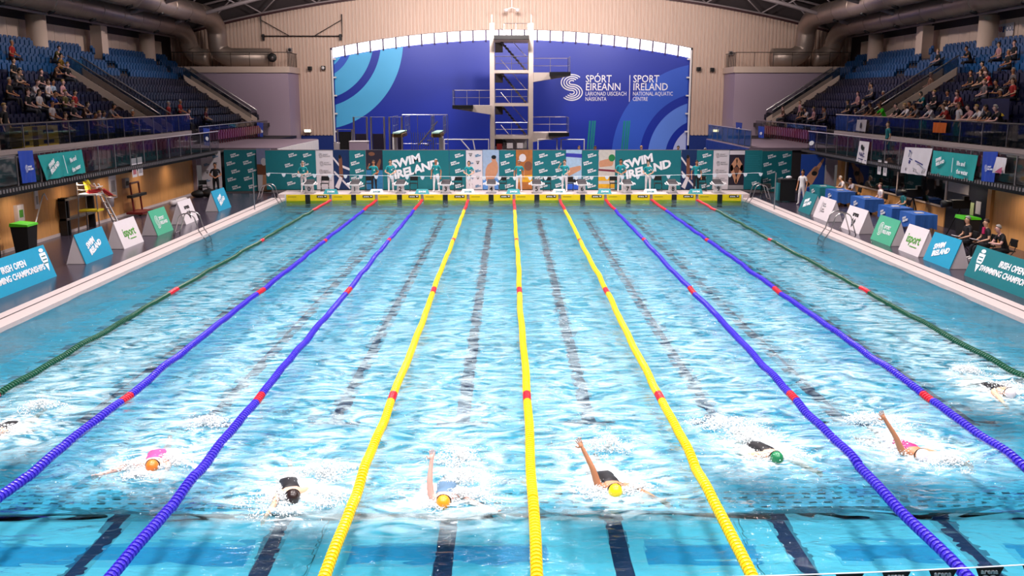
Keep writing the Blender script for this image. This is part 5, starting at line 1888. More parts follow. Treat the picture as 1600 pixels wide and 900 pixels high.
STANDING = [  # side, px, head py, colour, pose, plane |x|, floor z, place
    (-1, 5, 163, 'black', 'stand_side', 20.05, 3.5, 'by the yellow crates'), (-1, 174, 187, 'grey', 'lean', 19.78, 3.5, 'at the left upper rail'), (-1, 263, 165, 'red', 'stand_side', 19.9, 3.5, 'at the left upper rail beside the stair'),
    (1, 1251, 150, 'pink', 'stand_side', 20.4, 3.5, 'on the far right stair'), (1, 1379, 171, 'green', 'lean', 19.85, 3.5, 'in bright green at the right rail'), (1, 1404, 172, 'black', 'lean', 19.85, 3.5, 'right of the bright green spectator'), (1, 1418, 173, 'white', 'lean', 19.85, 3.5, 'third right of the bright green spectator'),
    (1, 1433, 176, 'grey', 'lean', 19.85, 3.5, 'left of the orange towel group'), (1, 1455, 178, 'white', 'lean', 19.85, 3.5, 'beside the orange towel'), (1, 1479, 177, 'red', 'lean', 19.85, 3.5, 'just right of the orange towel'), (1, 1499, 170, 'white', 'stand_side', 20.0, 3.5, 'in long white right of the orange towel'),
    (1, 1517, 182, 'pink', 'lean', 19.85, 3.5, 'left of the navy poster'), (1, 1531, 178, 'white', 'lean', 19.85, 3.5, 'under the navy poster'), (1, 1545, 184, 'black', 'lean', 19.85, 3.5, 'under the right half of the navy poster'), (1, 1560, 184, 'black', 'lean', 19.85, 3.5, 'rightmost at the right rail'),
    (1, 1387, 212, 'teal', 'stand_side', 18.2, 2.56, 'on the right gallery below the rail'), (1, 1364, 165, 'brown', 'lean', 19.85, 3.5, 'left of the bright green spectator'),
]
for i, (s, px, py, cl, ps, xx, zz, where) in enumerate(STANDING):
    p = at(px, py, 'X', s * xx)
    person('spectator in %s top %s %s' % (cl, 'leaning' if ps == 'lean' else 'standing', where), ps, (s * xx, p.y, zz), PI / 2 if s < 0 else -PI / 2, C_[cl], ('#1c1c2a', '#2a2228', '#2c2c3c')[i % 3], skin=i % 3, hair=hairs[(i + 2) % 6], long=i % 3 == 1, group='spectators at the rails')
for i, (px, cl, where) in enumerate(((905, 'black', 'below the left teal board'), (930, 'white', 'right of the left teal board'), (1002, 'navy', 'left of the teal towel'), (1060, 'pink', 'near the teal towel'), (1102, 'mustard', 'in a yellow jacket beyond the right banners'), (1189, 'mustard', 'in yellow beside the red and white flag'))):
    p = at(px, 226, 'Y', 58.0)
    person('person in %s top behind the banners %s' % (cl, where), 'stand_side', (p.x, 58.0, 0.75 if i < 4 else 0.62), 0.4 * (i % 3 - 1), C_[cl], '#1c1c2a', skin=i % 3, hair=hairs[i], group='people beyond the banners')

# ------------------------------------------------------------------ cloths and flags hung on the balustrades
def hung_cloth(name, label, cat, corners, X, base, prints=(), wave=0.035, folds=3, group=None):
    """Cloth over a rail in the plane x=X; corners are the four photo points (tl, tr, br, bl) on that plane."""
    P = [at(px, py, 'X', X) for px, py in corners]
    c = sum(P, Vector()) / 4
    t = thing(name, label, cat, c, 0, group)
    nx_, ny_ = 14, 8
    mb = MB()
    v = []
    sgn = -1 if X > 0 else 1
    for layer in (0.0, -0.012):
        for j in range(ny_ + 1):
            for i in range(nx_ + 1):
                u, w = i / nx_, j / ny_
                p = P[0].lerp(P[1], u).lerp(P[3].lerp(P[2], u), w) - c
                d = wave * w * math.sin(folds * 2 * PI * u + 2.2 * w) + 0.02
                v.append((p.x + sgn * (d + layer), p.y, p.z))
    n1 = (nx_ + 1) * (ny_ + 1)
    f = []
    for o in (0, n1):
        for j in range(ny_):
            for i in range(nx_):
                a = o + j * (nx_ + 1) + i
                f.append((a, a + 1, a + nx_ + 2, a + nx_ + 1))
    mb.add(v, f)
    mb.build('cloth', base, t, True)
    right = (P[1] - P[0]).normalized()
    up = ((P[0] - P[3]).normalized() + (P[1] - P[2]).normalized()).normalized()
    W, H = (P[1] - P[0]).length, (P[0] - P[3]).length
    nrm = right.cross(up).normalized()
    F = face_frame(nrm * (wave + 0.035), right, up)
    for pr in prints:
        if pr[0] == 'text':
            lettering(t, pr[1], pr[5], pr[4] * H, sub(F, pr[2] * W, pr[3] * H, pr[6] if len(pr) > 6 else 0, 0.004), 0.02)
        elif pr[0] == 'shape':
            flat_print(t, [(x * W, y * H) for x, y in pr[1]], pr[2], F, 'print', 0.006)
        else:
            logo(t, pr[0], sub(F, pr[1] * W, pr[2] * H), pr[3] * H, pr[4])
    return t


M_NAVYP = mat('navy_print', '#23206a', 0.5)
GX = 16.97
hung_cloth('hanging_banner', 'blue banner with white crest hanging at the left gallery edge', 'banner', ((27, 236), (50, 235), (55, 284), (33, 287)), -GX, M_BANNERBLUE, [('sport', 0.05, -0.05, 0.5, None)], 0.03)
hung_cloth('hanging_banner', 'teal banner with white lettering hanging at the left gallery edge', 'banner', ((58, 243), (127, 234), (131, 270), (70, 282)), -GX, mat('banner_teal_bright', '#1a9a98', 0.5, var=0.1), [('swim', -0.24, 0.02, 0.95, None), ('text', 'life and', 0.2, 0.16, 0.24, M_LETTER), ('text', 'the water', 0.24, -0.2, 0.24, M_LETTER), ('shape', [(0.0, -0.35), (0.01, -0.35), (0.01, 0.35), (0.0, 0.35)], M_LETTER)], 0.06)
hung_cloth('hanging_banner', 'small white banner with navy letters hanging at the right gallery edge', 'banner', ((1344, 220), (1359, 222), (1355, 257), (1339, 252)), GX, M_BANNERW, [('text', 'NAC', 0.0, -0.12, 0.26, M_NAVYP), ('shape', ellipse(0, 0.22, 0.12, 0.14, 10), M_BLACKP), ('shape', [(-.35, -.32), (.35, -.32), (.35, -.36), (-.35, -.36)], M_NAVYP)], 0.03)
hung_cloth('hanging_banner', 'white flag with a blue letter emblem hanging at the right gallery edge', 'flag', ((1415, 230), (1458, 232), (1449, 275), (1409, 270)), GX, M_BANNERW, [('text', 'T', -0.24, 0.26, 0.36, M_NAVYP), ('shape', [(-.38, .02), (-.12, .02), (-.12, -.02), (-.38, -.02)], M_NAVYP), ('shape', [(.02, .0), (.42, .0), (.42, .05), (.02, .05)], M_NAVYP), ('shape', [(-.28, -.05), (-.18, -.05), (-.2, -.18), (-.27, -.18)], M_NAVYP), ('shape', [(0, -.28), (.2, -.28), (.2, -.24), (0, -.24)], M_GREYP)], 0.05)
hung_cloth('hanging_banner', 'teal banner reading Life and the water at the right gallery edge', 'banner', ((1459, 235), (1529, 243), (1523, 283), (1457, 271)), GX, mat('banner_teal_bright', '#1a9a98', 0.5, var=0.1), [('swim', -0.27, 0.08, 0.85, None), ('text', 'life and', 0.2, 0.10, 0.26, M_LETTER), ('text', 'the water', 0.24, -0.24, 0.26, M_LETTER), ('shape', [(0.01, -0.3), (0.02, -0.3), (0.02, 0.3), (0.01, 0.3)], M_LETTER)], 0.05)
hung_cloth('hanging_banner', 'blue banner with white crest hanging at the right gallery edge', 'banner', ((1537, 237), (1560, 237), (1555, 285), (1535, 283)), GX, M_BANNERBLUE, [('sport', 0.05, -0.05, 0.5, None)], 0.03)
hung_cloth('hanging_towel', 'white and pink towel over the right gallery rail', 'towel', ((1558, 245), (1574, 247), (1572, 271), (1553, 270)), GX - 0.06, M_BANNERW, [('shape', [(-.3, -.45), (.4, -.45), (.4, -.05), (.1, -.2)], mat('pink_print', '#a84a6a', 0.6))], 0.05)
hung_cloth('hanging_towel', 'orange towel over the right upper rail', 'towel', ((1459, 191), (1480, 192), (1479, 208), (1459, 207)), 19.38, mat('orange_towel', '#d8641c', 0.8), (), 0.04)
hung_cloth('hanging_banner', 'white banner with dark figure on the right upper rail', 'banner', ((1340, 187), (1355, 187), (1353, 206), (1338, 204)), 19.38, M_BANNERW, [('shape', ellipse(0, 0, 0.1, 0.28, 10), M_BLACKP)], 0.02)
t = hung_cloth('poster', 'navy poster with yellow strip and white ring in the right stand', 'poster', ((1534, 154), (1578, 154), (1577, 187), (1536, 185)), 20.9, mat('poster_navy', '#1a1c4a', 0.6), [('shape', ellipse(-0.3, -0.05, 0.09, 0.3, 14), M_LETTER), ('shape', ellipse(-0.3, -0.05, 0.05, 0.2, 14), mat('poster_navy', '#1a1c4a', 0.6)), ('shape', [(.08, -.42), (.42, -.42), (.42, -.2), (.08, -.2)], mat('poster_yellow', '#d8b21c', 0.5)), ('shape', [(.06, .2), (.36, .2), (.36, .32), (.06, .32)], M_LETTER), ('shape', [(.06, .0), (.42, .0), (.42, .12), (.06, .12)], M_LETTER)], 0.01)
for i, (px, py0, py1, X, lab) in enumerate(((322, 200, 228, -17.05, 'narrow blue banner on the left gallery glass near the far end'), (406, 191, 214, -19.1, 'narrow blue banner at the far end of the left gallery'), (1270, 205, 236, 17.05, 'narrow blue banner on the right gallery glass near the far end'), (1190, 197, 216, 17.6, 'narrow blue banner at the far right gallery corner'), (1155, 191, 208, 17.6, 'narrow blue banner beside the right lilac block'))):
    hung_cloth('hanging_banner', lab, 'banner', ((px - 5, py0), (px + 5, py0 + 1), (px + 4, py1), (px - 4, py1 - 1)), X, M_BANNERBLUE, [('shape', ellipse(0, -0.1, 0.3, 0.12, 10), M_LETTER)], 0.02)
    if i == 4:
        top = at(px, py0, 'X', X)
        o_ = [q for q in col.objects if q.get('label') == lab][0]
        MB().tube([(0.05, 0, 0.12 - o_.location.z), (0.05, 0, top.z - o_.location.z)], 0.03, 8).build('pole', M_RAIL, o_)
t = thing('wall_sign', 'white pool company sign on the wall behind the right stand', 'sign', at(1570, 47, 'X', 28.2))
MB().box(-0.03, 0.0, -1.0, 1.0, -0.36, 0.36).build('panel', M_BANNERW, t)
F = face_frame((-0.035, 0, 0), (0, -1, 0), (0, 0, 1))
lettering(t, 'VARI', mat('rose_print', '#b8626a', 0.5), 0.42, sub(F, -0.55, 0.05), 0.02)
lettering(t, 'POOL', mat('blue_grey_print', '#54688c', 0.5), 0.42, sub(F, 0.5, 0.05), 0.02)
flat_print(t, [(-.18, -.12), (.02, -.12), (.02, .2), (-.18, .2)], mat('logo_blue', '#1d4f9a', 0.5), F, 'emblem')
for k, (a, b) in enumerate(((22, 39), (48, 80))):
    pa, pb = at(a, 230, 'X', -19.9), at(b, 228, 'X', -19.9)
    t = thing('yellow_crate', ('small', 'large')[k] + ' yellow crate behind the left upper rail', 'crate', (-19.85, (pa.y + pb.y) / 2, 3.5))
    L_ = abs(pb.y - pa.y)
    MB().box(-0.2, 0.3, -L_ / 2, L_ / 2, 0, 0.85).build('body', mat('crate_yellow', '#c8a81c', 0.5, var=0.15), t)
    for j in range(1 + k):
        for zz in (0.15, 0.55):
            MB().box(0.3, 0.31, -L_ * 0.25 + j * 0.5, 0.1 + j * 0.35, zz, zz + 0.14).build('hand_hole', M_DARK, t)

# ------------------------------------------------------------------ pennant lines
t = thing('pennant_line', 'white cord with black pennants crossing the near end', 'pennants', (0, 5.0, 0))


def cord_z(x):
    return 1.72 + 0.008 * x * x


MB().tube([(x * 0.5, 0, cord_z(x * 0.5)) for x in range(0, 26)], 0.006, 5).build('cord', M_LETTER, t)
MB().tube([(12.7, 0, 0.1), (12.7, 0, cord_z(12.5))], 0.03, 8).build('pole', M_STEEL, t)
for i in range(14):
    x = 2.02 + 0.375 * i
    o = put('pennant', MB().prism([(-0.115, 0), (0.115, 0), (0.03, -0.20), (-0.03, -0.20)], -0.003, 0.003, 'Y').mesh('pennant', M_BLACK), t, (x, 0, cord_z(x) - 0.004))
    lettering(o, 'arena', M_LETTER, 0.062, face_frame((0, -0.006, -0.035), (1, 0, 0), (0, 0, 1)), 0.015)
    for dx in (-0.03, 0.03):
        flat_print(o, ellipse(dx, -0.085, 0.028, 0.022, 10), M_LETTER, face_frame((0, -0.006, 0), (1, 0, 0), (0, 0, 1)), 'emblem', 0.002)
t = thing('pennant_line', 'thin cord with small white discs crossing before the starting blocks', 'pennants', (0, 44.6, 0))
for s in (-1, 1):
    MB().tube([(s * 12.75, 0, 0.1), (s * 12.75, 0, 1.92)], 0.03, 8).build('pole', M_STEEL, t)
MB().tube([(x, 0, 1.72 + 0.0013 * x * x) for x in range(-12, 13)], 0.008, 5).build('cord', M_LETTER, t)
pn = MB().prism([(-0.10, 0), (0.10, 0), (0.07, -0.11), (0, -0.17), (-0.07, -0.11)], -0.004, 0.004, 'Y').mesh('pennant', M_LETTER)
for i in range(33):
    x = -12.0 + 0.75 * i
    put('pennant', pn, t, (x, 0, 1.72 + 0.0013 * x * x - 0.01))

# ------------------------------------------------------------------ pool ladders
for lab, x, y, s in (('steel pool ladder on the left edge beside the white diamond board', -13.0, 36.0, -1), ('steel pool ladder on the right edge beside the white boards', 12.95, 36.1, 1), ('steel pool ladder at the far left pool corner', -12.95, 48.6, -1), ('steel pool ladder at the far right pool corner', 12.95, 48.6, 1)):
    t = thing('pool_ladder', lab, 'ladder', (x, y, DECK_Z))
    for d in (-0.34, 0.34):
        pts = [(s * 0.65, d, 0.0), (s * 0.60, d, 0.15)]
        for k in range(9):
            a = PI * k / 8
            pts.append((s * (0.10 + 0.34 * math.cos(a)), d, 0.62 + 0.28 * math.sin(a)))
        pts += [(-s * 0.36, d, 0.2), (-s * 0.62, d, -0.2), (-s * 0.64, d, -0.75)]
        MB().tube(pts, 0.024, 8).build('handrail', M_STEEL, t, True)
    for z in (-0.3, -0.5, -0.7):
        MB().box(-s * 0.63 - 0.05, -s * 0.63 + 0.05, -0.34, 0.34, z, z + 0.03).build('rung', M_STEEL, t)
    MB().tube([(s * 0.62, -0.34, 0.12), (s * 0.62, 0.34, 0.12)], 0.02, 6).build('cross_bar', M_STEEL, t)

# ------------------------------------------------------------------ left deck things
t = thing('lifeguard_chair', 'tall white lifeguard chair with ladder by the timber wall', 'lifeguard chair', (-17.1, 36.3, DECK_Z))
for dx, dy in ((-0.35, -0.3), (-0.35, 0.35), (0.35, -0.3)):
    MB().tube([(dx * 1.25, dy * 1.3, 0), (dx, dy, 1.6)], 0.03, 8).build('leg', M_RAIL, t)
for d in (-0.2, 0.2):
    MB().bar((0.45 + d * 0.6, 1.45 - d * 0.4, 0), (0.15 + d * 0.6, 0.25 - d * 0.4, 2.0), 0.06).build('ladder_rail', M_WHITE, t)
for i in range(7):
    f = (i + 0.5) / 7.5
    MB().cbox((0.45 - 0.3 * f, 1.45 - 1.2 * f, 2.0 * f), (0.34, 0.1, 0.03), Matrix.Rotation(-0.6, 3, 'Z')).build('rung', M_WHITE, t)
MB().box(-0.38, 0.38, -0.35, 0.35, 1.58, 1.64).build('seat', M_WHITE, t)
for zz in (1.8, 2.0, 2.2):
    MB().tube([(-0.36, -0.36, zz), (0.05, -0.36, zz)], 0.02, 6).build('back_bar', M_WHITE, t)
MB().tube([(-0.36, -0.36, 1.6), (-0.36, -0.36, 2.25)], 0.025, 6).build('back_post', M_WHITE, t)
MB().tube([(0.38, -0.3, 1.9), (0.38, 0.3, 1.9)], 0.025, 6).build('armrest', M_WHITE, t)
MB().box(-0.3, 0.45, -0.5, 0.1, 0.95, 1.02).build('shelf', mat('float_yellow', '#d8c020', 0.5), t)
person('lifeguard in yellow top and red shorts reclining on the tall chair', 'recline', (-17.12, 36.25, DECK_Z + 1.18), math.radians(130), '#e0c818', '#a81c24', '#b87b58', 1, 'black')
for lab, y0, y1, z1 in (('dark metal rack on the timber wall behind the lifeguard chair', 35.7, 38.4, 1.5), ('dark metal rack at the left picture edge by the bin', 28.6, 30.6, 1.35)):
    t = thing('wall_rack', lab, 'rack', (-18.0, y0, DECK_Z))
    for yy in (0.0, 0.25, (y1 - y0) - 0.1):
        MB().box(-0.15, 0.12, yy, yy + 0.1, 0, z1).build('upright', M_DARK, t)
    for zz in (0.6, z1 - 0.12):
        MB().box(-0.15, 0.15, 0, y1 - y0, zz, zz + 0.08).build('shelf', mat('grey_shelf', '#57504e', 0.5), t)
for lab, x, y in (('black wheeled bin with bright green lid by the timber wall', -17.35, 31.3), ('black wheeled bin with green lid beside the seated officials', 16.75, 33.1)):
    t = thing('wheeled_bin', lab, 'bin', (x, y, DECK_Z))
    MB().add([(-0.24, -0.28, 0.06), (0.24, -0.28, 0.06), (0.24, 0.28, 0.06), (-0.24, 0.28, 0.06), (-0.3, -0.36, 1.0), (0.3, -0.36, 1.0), (0.3, 0.36, 1.0), (-0.3, 0.36, 1.0)], [(0, 1, 5, 4), (1, 2, 6, 5), (2, 3, 7, 6), (3, 0, 4, 7), (0, 3, 2, 1), (4, 5, 6, 7)]).build('body', M_BLACK, t)
    MB().prism([(-0.33, 1.0), (0.33, 1.0), (0.30, 1.07), (-0.30, 1.12)], -0.38, 0.38, 'Y').build('lid', mat('lid_green', '#4cc01c', 0.4), t)
    for s in (-1, 1):
        MB().tube([(s * 0.26, 0.28, 0.1), (s * 0.32, 0.28, 0.1)], 0.1, 12).build('wheel', M_DARK, t)
t = thing('long_pole', 'pale long pole with hook leaning on the timber wall', 'pole', (-18.0, 33.4, DECK_Z))
MB().tube([(0.2, -1.0, 0.0), (-0.05, 0.9, 1.75), (-0.1, 1.15, 1.8), (-0.1, 1.35, 1.55)], 0.025, 8).build('shaft', M_WHITE, t)
MB().tube([(0.2, -1.0, 0.0), (0.17, -0.8, 0.2)], 0.035, 8).build('grip', M_RAIL, t)
t = thing('bucket', 'white bucket hanging under the lifeguard seat', 'bucket', (-17.9, 40.0, 0.78))
MB().lathe([(0.16, 0), (0.20, 0.42), (0.21, 0.44)], 14).build('pail', M_BANNERW, t, True)
MB().tube([(-0.2, 0, 0.42), (0, 0, 0.66), (0.2, 0, 0.42)], 0.012, 6).build('handle', M_RAIL, t)
MB().tube([(0, 0, 0.64), (-0.25, 0, 0.72)], 0.015, 6).build('wall_hook', M_DARK, t)
t = thing('trolley', 'dark red upright trolley frame by the timber wall', 'trolley', (-17.75, 42.8, DECK_Z))
M_REDF = mat('trolley_red', '#6a1618', 0.45)
for yy in (-0.5, 0.5):
    MB().tube([(0, yy, 0.12), (-0.1, yy, 1.5)], 0.045, 8).build('upright', M_REDF, t)
MB().tube([(-0.1, -0.5, 1.5), (-0.1, 0.5, 1.5)], 0.045, 8).build('top_bar', M_REDF, t)
MB().box(-0.15, 0.1, -0.85, 0.95, 0.85, 0.97).build('cross_arm', M_BLACK, t)
MB().box(-0.3, 0.45, -0.7, 0.7, 0.08, 0.18).build('base', M_REDF, t)
for yy in (-0.6, 0.6):
    MB().tube([(0.3, yy - 0.03, 0.08), (0.3, yy + 0.03, 0.08)], 0.08, 10).build('wheel', M_DARK, t)
for i, (px, py, w, h, lab) in enumerate(((176, 290, 0.75, 1.15, 'white pool plan sheet on the timber wall behind the lifeguard'), (195, 286, 0.5, 0.45, 'grey control box on the timber wall'), (28, 333, 0.45, 0.6, 'white first aid box with green mark on the timber wall'), (57, 312, 0.25, 0.7, 'narrow white bracket on the timber wall'))):
    p = at(px, py, 'X', -18.17)
    t = thing('wall_notice' if i in (0, 3) else 'wall_box', lab, 'notice' if i in (0, 3) else 'box', p)
    MB().box(-0.03, 0.02 if i in (0, 3) else 0.12, -w / 2, w / 2, -h / 2, h / 2).build('board', M_BANNERW if i != 1 else M_RAIL, t)
    MB().box(0.02 if i in (0, 3) else 0.12, 0.025 if i in (0, 3) else 0.13, -w * 0.3, w * 0.3, -h * 0.25, h * 0.2).build('print', (M_GREYP, M_BLACK, M_GREENP, M_GREYP)[i], t)
for i, (px, py) in enumerate(((210, 262), (219, 260))):
    p = at(px, py, 'X', -17.02)
    t = thing('hanging_sheet', '%s white sheet hanging under the left gallery' % ('left printed', 'right plain')[i], 'sheet', p)
    MB().box(-0.01, 0.0, -0.28, 0.28, -0.42, 0.42).build('sheet', M_BANNERW, t)
    MB().box(0.0, 0.005, -0.18, 0.18, -0.3, 0.1).build('print', mat('rose_print', '#b8626a', 0.5) if i == 0 else M_GREYP, t)
t = thing('rolled_cover', 'white rolled cover lying by the timber wall', 'roll', (-17.4, 47.2, DECK_Z))
MB().tube([(0, -0.9, 0.14), (0.1, 0.9, 0.14)], 0.14, 12).build('roll', M_BANNERW, t, True)
MB().tube([(0.0, -0.5, 0.14), (0.01, -0.42, 0.14)], 0.15, 12).build('strap', M_DARK, t)
t = thing('kit_bag', 'heap of black kit bags before the blank panel', 'bag', (-16.9, 50.6, DECK_Z))
for i, (dx, dy, r) in enumerate(((-0.5, 0, 0.32), (0.1, 0.1, 0.38), (0.7, -0.1, 0.30))):
    MB().ball((dx, dy, r * 0.6), r, 10, 7, (1.3, 0.9, 0.62)).build('bag', M_BLACK, t, True)
    MB().tube([(dx - 0.2, dy, r), (dx, dy, r * 1.3), (dx + 0.2, dy, r)], 0.02, 6).build('strap', M_DARK, t)

# ------------------------------------------------------------------ right deck things
M_CLOTHB = mat('cloth_royal_blue', '#2a62b8', 0.7, var=0.1)
M_CLOTHT = mat('cloth_teal', '#16808a', 0.7, var=0.1)
for i, (y0, y1, x0, m_, lab) in enumerate(((48.5, 50.1, 16.2, M_CLOTHT, 'table under a teal cloth farthest along the right deck'), (46.0, 47.8, 16.3, M_CLOTHB, 'blue clothed table beside the teal clothed one'), (42.4, 44.2, 16.35, M_CLOTHB, 'blue clothed table in the middle of the right deck'), (38.8, 40.3, 16.2, M_CLOTHB, 'blue clothed table second nearest on the right deck'), (36.4, 37.9, 16.2, M_CLOTHB, 'blue clothed table nearest on the right deck'))):
    t = thing('table', lab, 'table', (x0 + 0.45, (y0 + y1) / 2, DECK_Z))
    L_ = (y1 - y0) / 2
    MB().box(-0.42, 0.42, -L_, L_, 0.68, 0.72).build('top', M_WHITE, t)
    for dx in (-0.36, 0.36):
        for dy in (-L_ + 0.08, L_ - 0.08):
            MB().tube([(dx, dy, 0), (dx, dy, 0.68)], 0.02, 6).build('leg', M_RAIL, t)
    ring = []
    n_ = 48
    prof = []
    for k in range(n_):
        a = k / n_ * 4
        side, f = int(a), a - int(a)
        cx = [(-0.45, -L_ - 0.03), (0.45, -L_ - 0.03), (0.45, L_ + 0.03), (-0.45, L_ + 0.03)]
        p0, p1 = Vector(cx[side]), Vector(cx[(side + 1) % 4])
        prof.append(p0.lerp(p1, f))
    mb = MB()
    v = [(p.x, p.y, 0.735) for p in prof] + [(p.x * (1.04 + 0.03 * math.sin(k * 1.9)), p.y * (1.02 + 0.012 * math.sin(k * 1.7)), 0.16 + 0.04 * math.sin(k * 0.9)) for k, p in enumerate(prof)]
    mb.add(v, [tuple(range(n_))] + [(k, (k + 1) % n_, n_ + (k + 1) % n_, n_ + k) for k in range(n_)])
    cl = mb.build('tablecloth', m_, t)
    logo(cl, 'swim', face_frame((-0.49, 0.1, 0.45), (0, -1, 0), (0, 0, 1)), 0.55, M_LETTER)
    pb = MB().box(-0.2, 0.1, -0.3, 0.0, 0.74, 0.77).build('papers', M_BANNERW, t)
for i, (x, y, cl, hr, lab) in enumerate(((17.72, 48.9, 'white', 'grey', 'official in white seated behind the teal clothed table'), (17.72, 47.4, 'white', 'brown', 'official in white seated beside the teal clothed table'), (17.74, 44.0, 'white', 'brown', 'official in white seated behind the middle blue table'), (17.74, 41.3, 'teal', 'black', 'official in teal seated between two blue tables'))):
    chair('black folding chair under the %s official behind the tables, counted from the far end' % NTH[i + 1], x + 0.02, y, DECK_Z, -PI / 2)
    person(lab, 'sit_lean' if i < 2 else 'sit', (x, y, DECK_Z - 0.03), -PI / 2, C_[cl], '#2a2a36', skin=i % 3, hair=hr, group='officials at the tables')
for x, y, lab in ((17.55, 39.9, 'black video camera on a tripod behind the nearest blue tables'), (17.5, 35.4, 'black video camera on a tripod by the glazed door')):
    t = thing('video_camera', lab, 'camera', (x, y, DECK_Z))
    for k in range(3):
        a = 2 * PI * k / 3 + 0.4
        MB().tube([(0.42 * math.cos(a), 0.42 * math.sin(a), 0), (0, 0, 1.1)], 0.025, 6).build('tripod_leg', M_DARK, t)
    MB().box(-0.35, 0.35, -0.14, 0.14, 1.12, 1.45).build('body', M_BLACK, t)
    MB().tube([(-0.35, 0, 1.3), (-0.72, 0, 1.3)], [0.11, 0.15], 14).build('lens', M_BLACK, t, True)
    MB().box(0.1, 0.3, -0.1, 0.1, 1.45, 1.6).build('viewfinder', M_DARK, t)
for i, (x, y, sc, lab) in enumerate(((15.75, 30.9, '#16141a', 'official in dark jacket with white papers, farthest of three by the green bin'), (16.0, 30.1, '#1a161c', 'official in dark jacket with pink scarf, middle of three by the green bin'), (16.1, 29.0, '#131116', 'official in black polo writing, nearest of three on the right deck'))):
    chair('folding chair of the %s of three dark dressed officials' % ('farthest', 'middle', 'nearest')[i], x + 0.05, y, DECK_Z, -PI / 2)
    o = person(lab, 'sit_lean' if i == 2 else 'sit', (x, y, DECK_Z - 0.03), -PI / 2, sc, '#15131a', '#cfc6c6' if i == 1 else '#1a1618', skin=2 if i == 2 else 0, hair=('grey', 'brown', 'grey')[i], group='three seated officials')
    MB().cbox((0, -0.42, 0.70), (0.3, 0.22, 0.015), Matrix.Rotation(-0.2, 3, 'X')).build('papers', M_BANNERW, o)
    if i == 1:
        MB().cbox((0, -0.13, 1.0), (0.14, 0.05, 0.22)).build('scarf', mat('scarf_pink', '#c01c5c', 0.7), o)
t = thing('lectern', 'dark equipment cabinet with a teal side board on the right deck', 'cabinet', (14.35, 48.2, DECK_Z))
MB().box(-0.4, 0.4, -0.3, 0.3, 0.08, 1.15).build('body', M_BLACK, t)
MB().box(-0.42, 0.42, -0.32, 0.32, 1.15, 1.2).build('top', M_DARK, t)
MB().box(-0.52, -0.42, -0.3, 0.2, 0.1, 1.0).build('side_board', M_TEAL, t)
MB().ball((0.1, 0, 1.28), 0.14, 10, 7, (1.2, 1, 0.7)).build('bundle', M_BANNERW, t, True)
for dx in (-0.35, 0.35):
    MB().tube([(dx, -0.25, 0.05), (dx + 0.04, -0.25, 0.05)], 0.05, 8).build('castor', M_DARK, t)
for i, (px, py) in enumerate(((1374, 261), (1383, 263))):
    p = at(px, py, 'X', 17.02)
    t = thing('hanging_sheet', '%s pale printed sheet hanging under the right gallery' % ('left', 'right')[i], 'sheet', p)
    MB().box(0.0, 0.01, -0.2, 0.2, -0.34, 0.34).build('sheet', M_BANNERW, t)
    MB().box(-0.005, 0.0, -0.12, 0.12, -0.2, 0.15).build('print', M_GREYP, t)

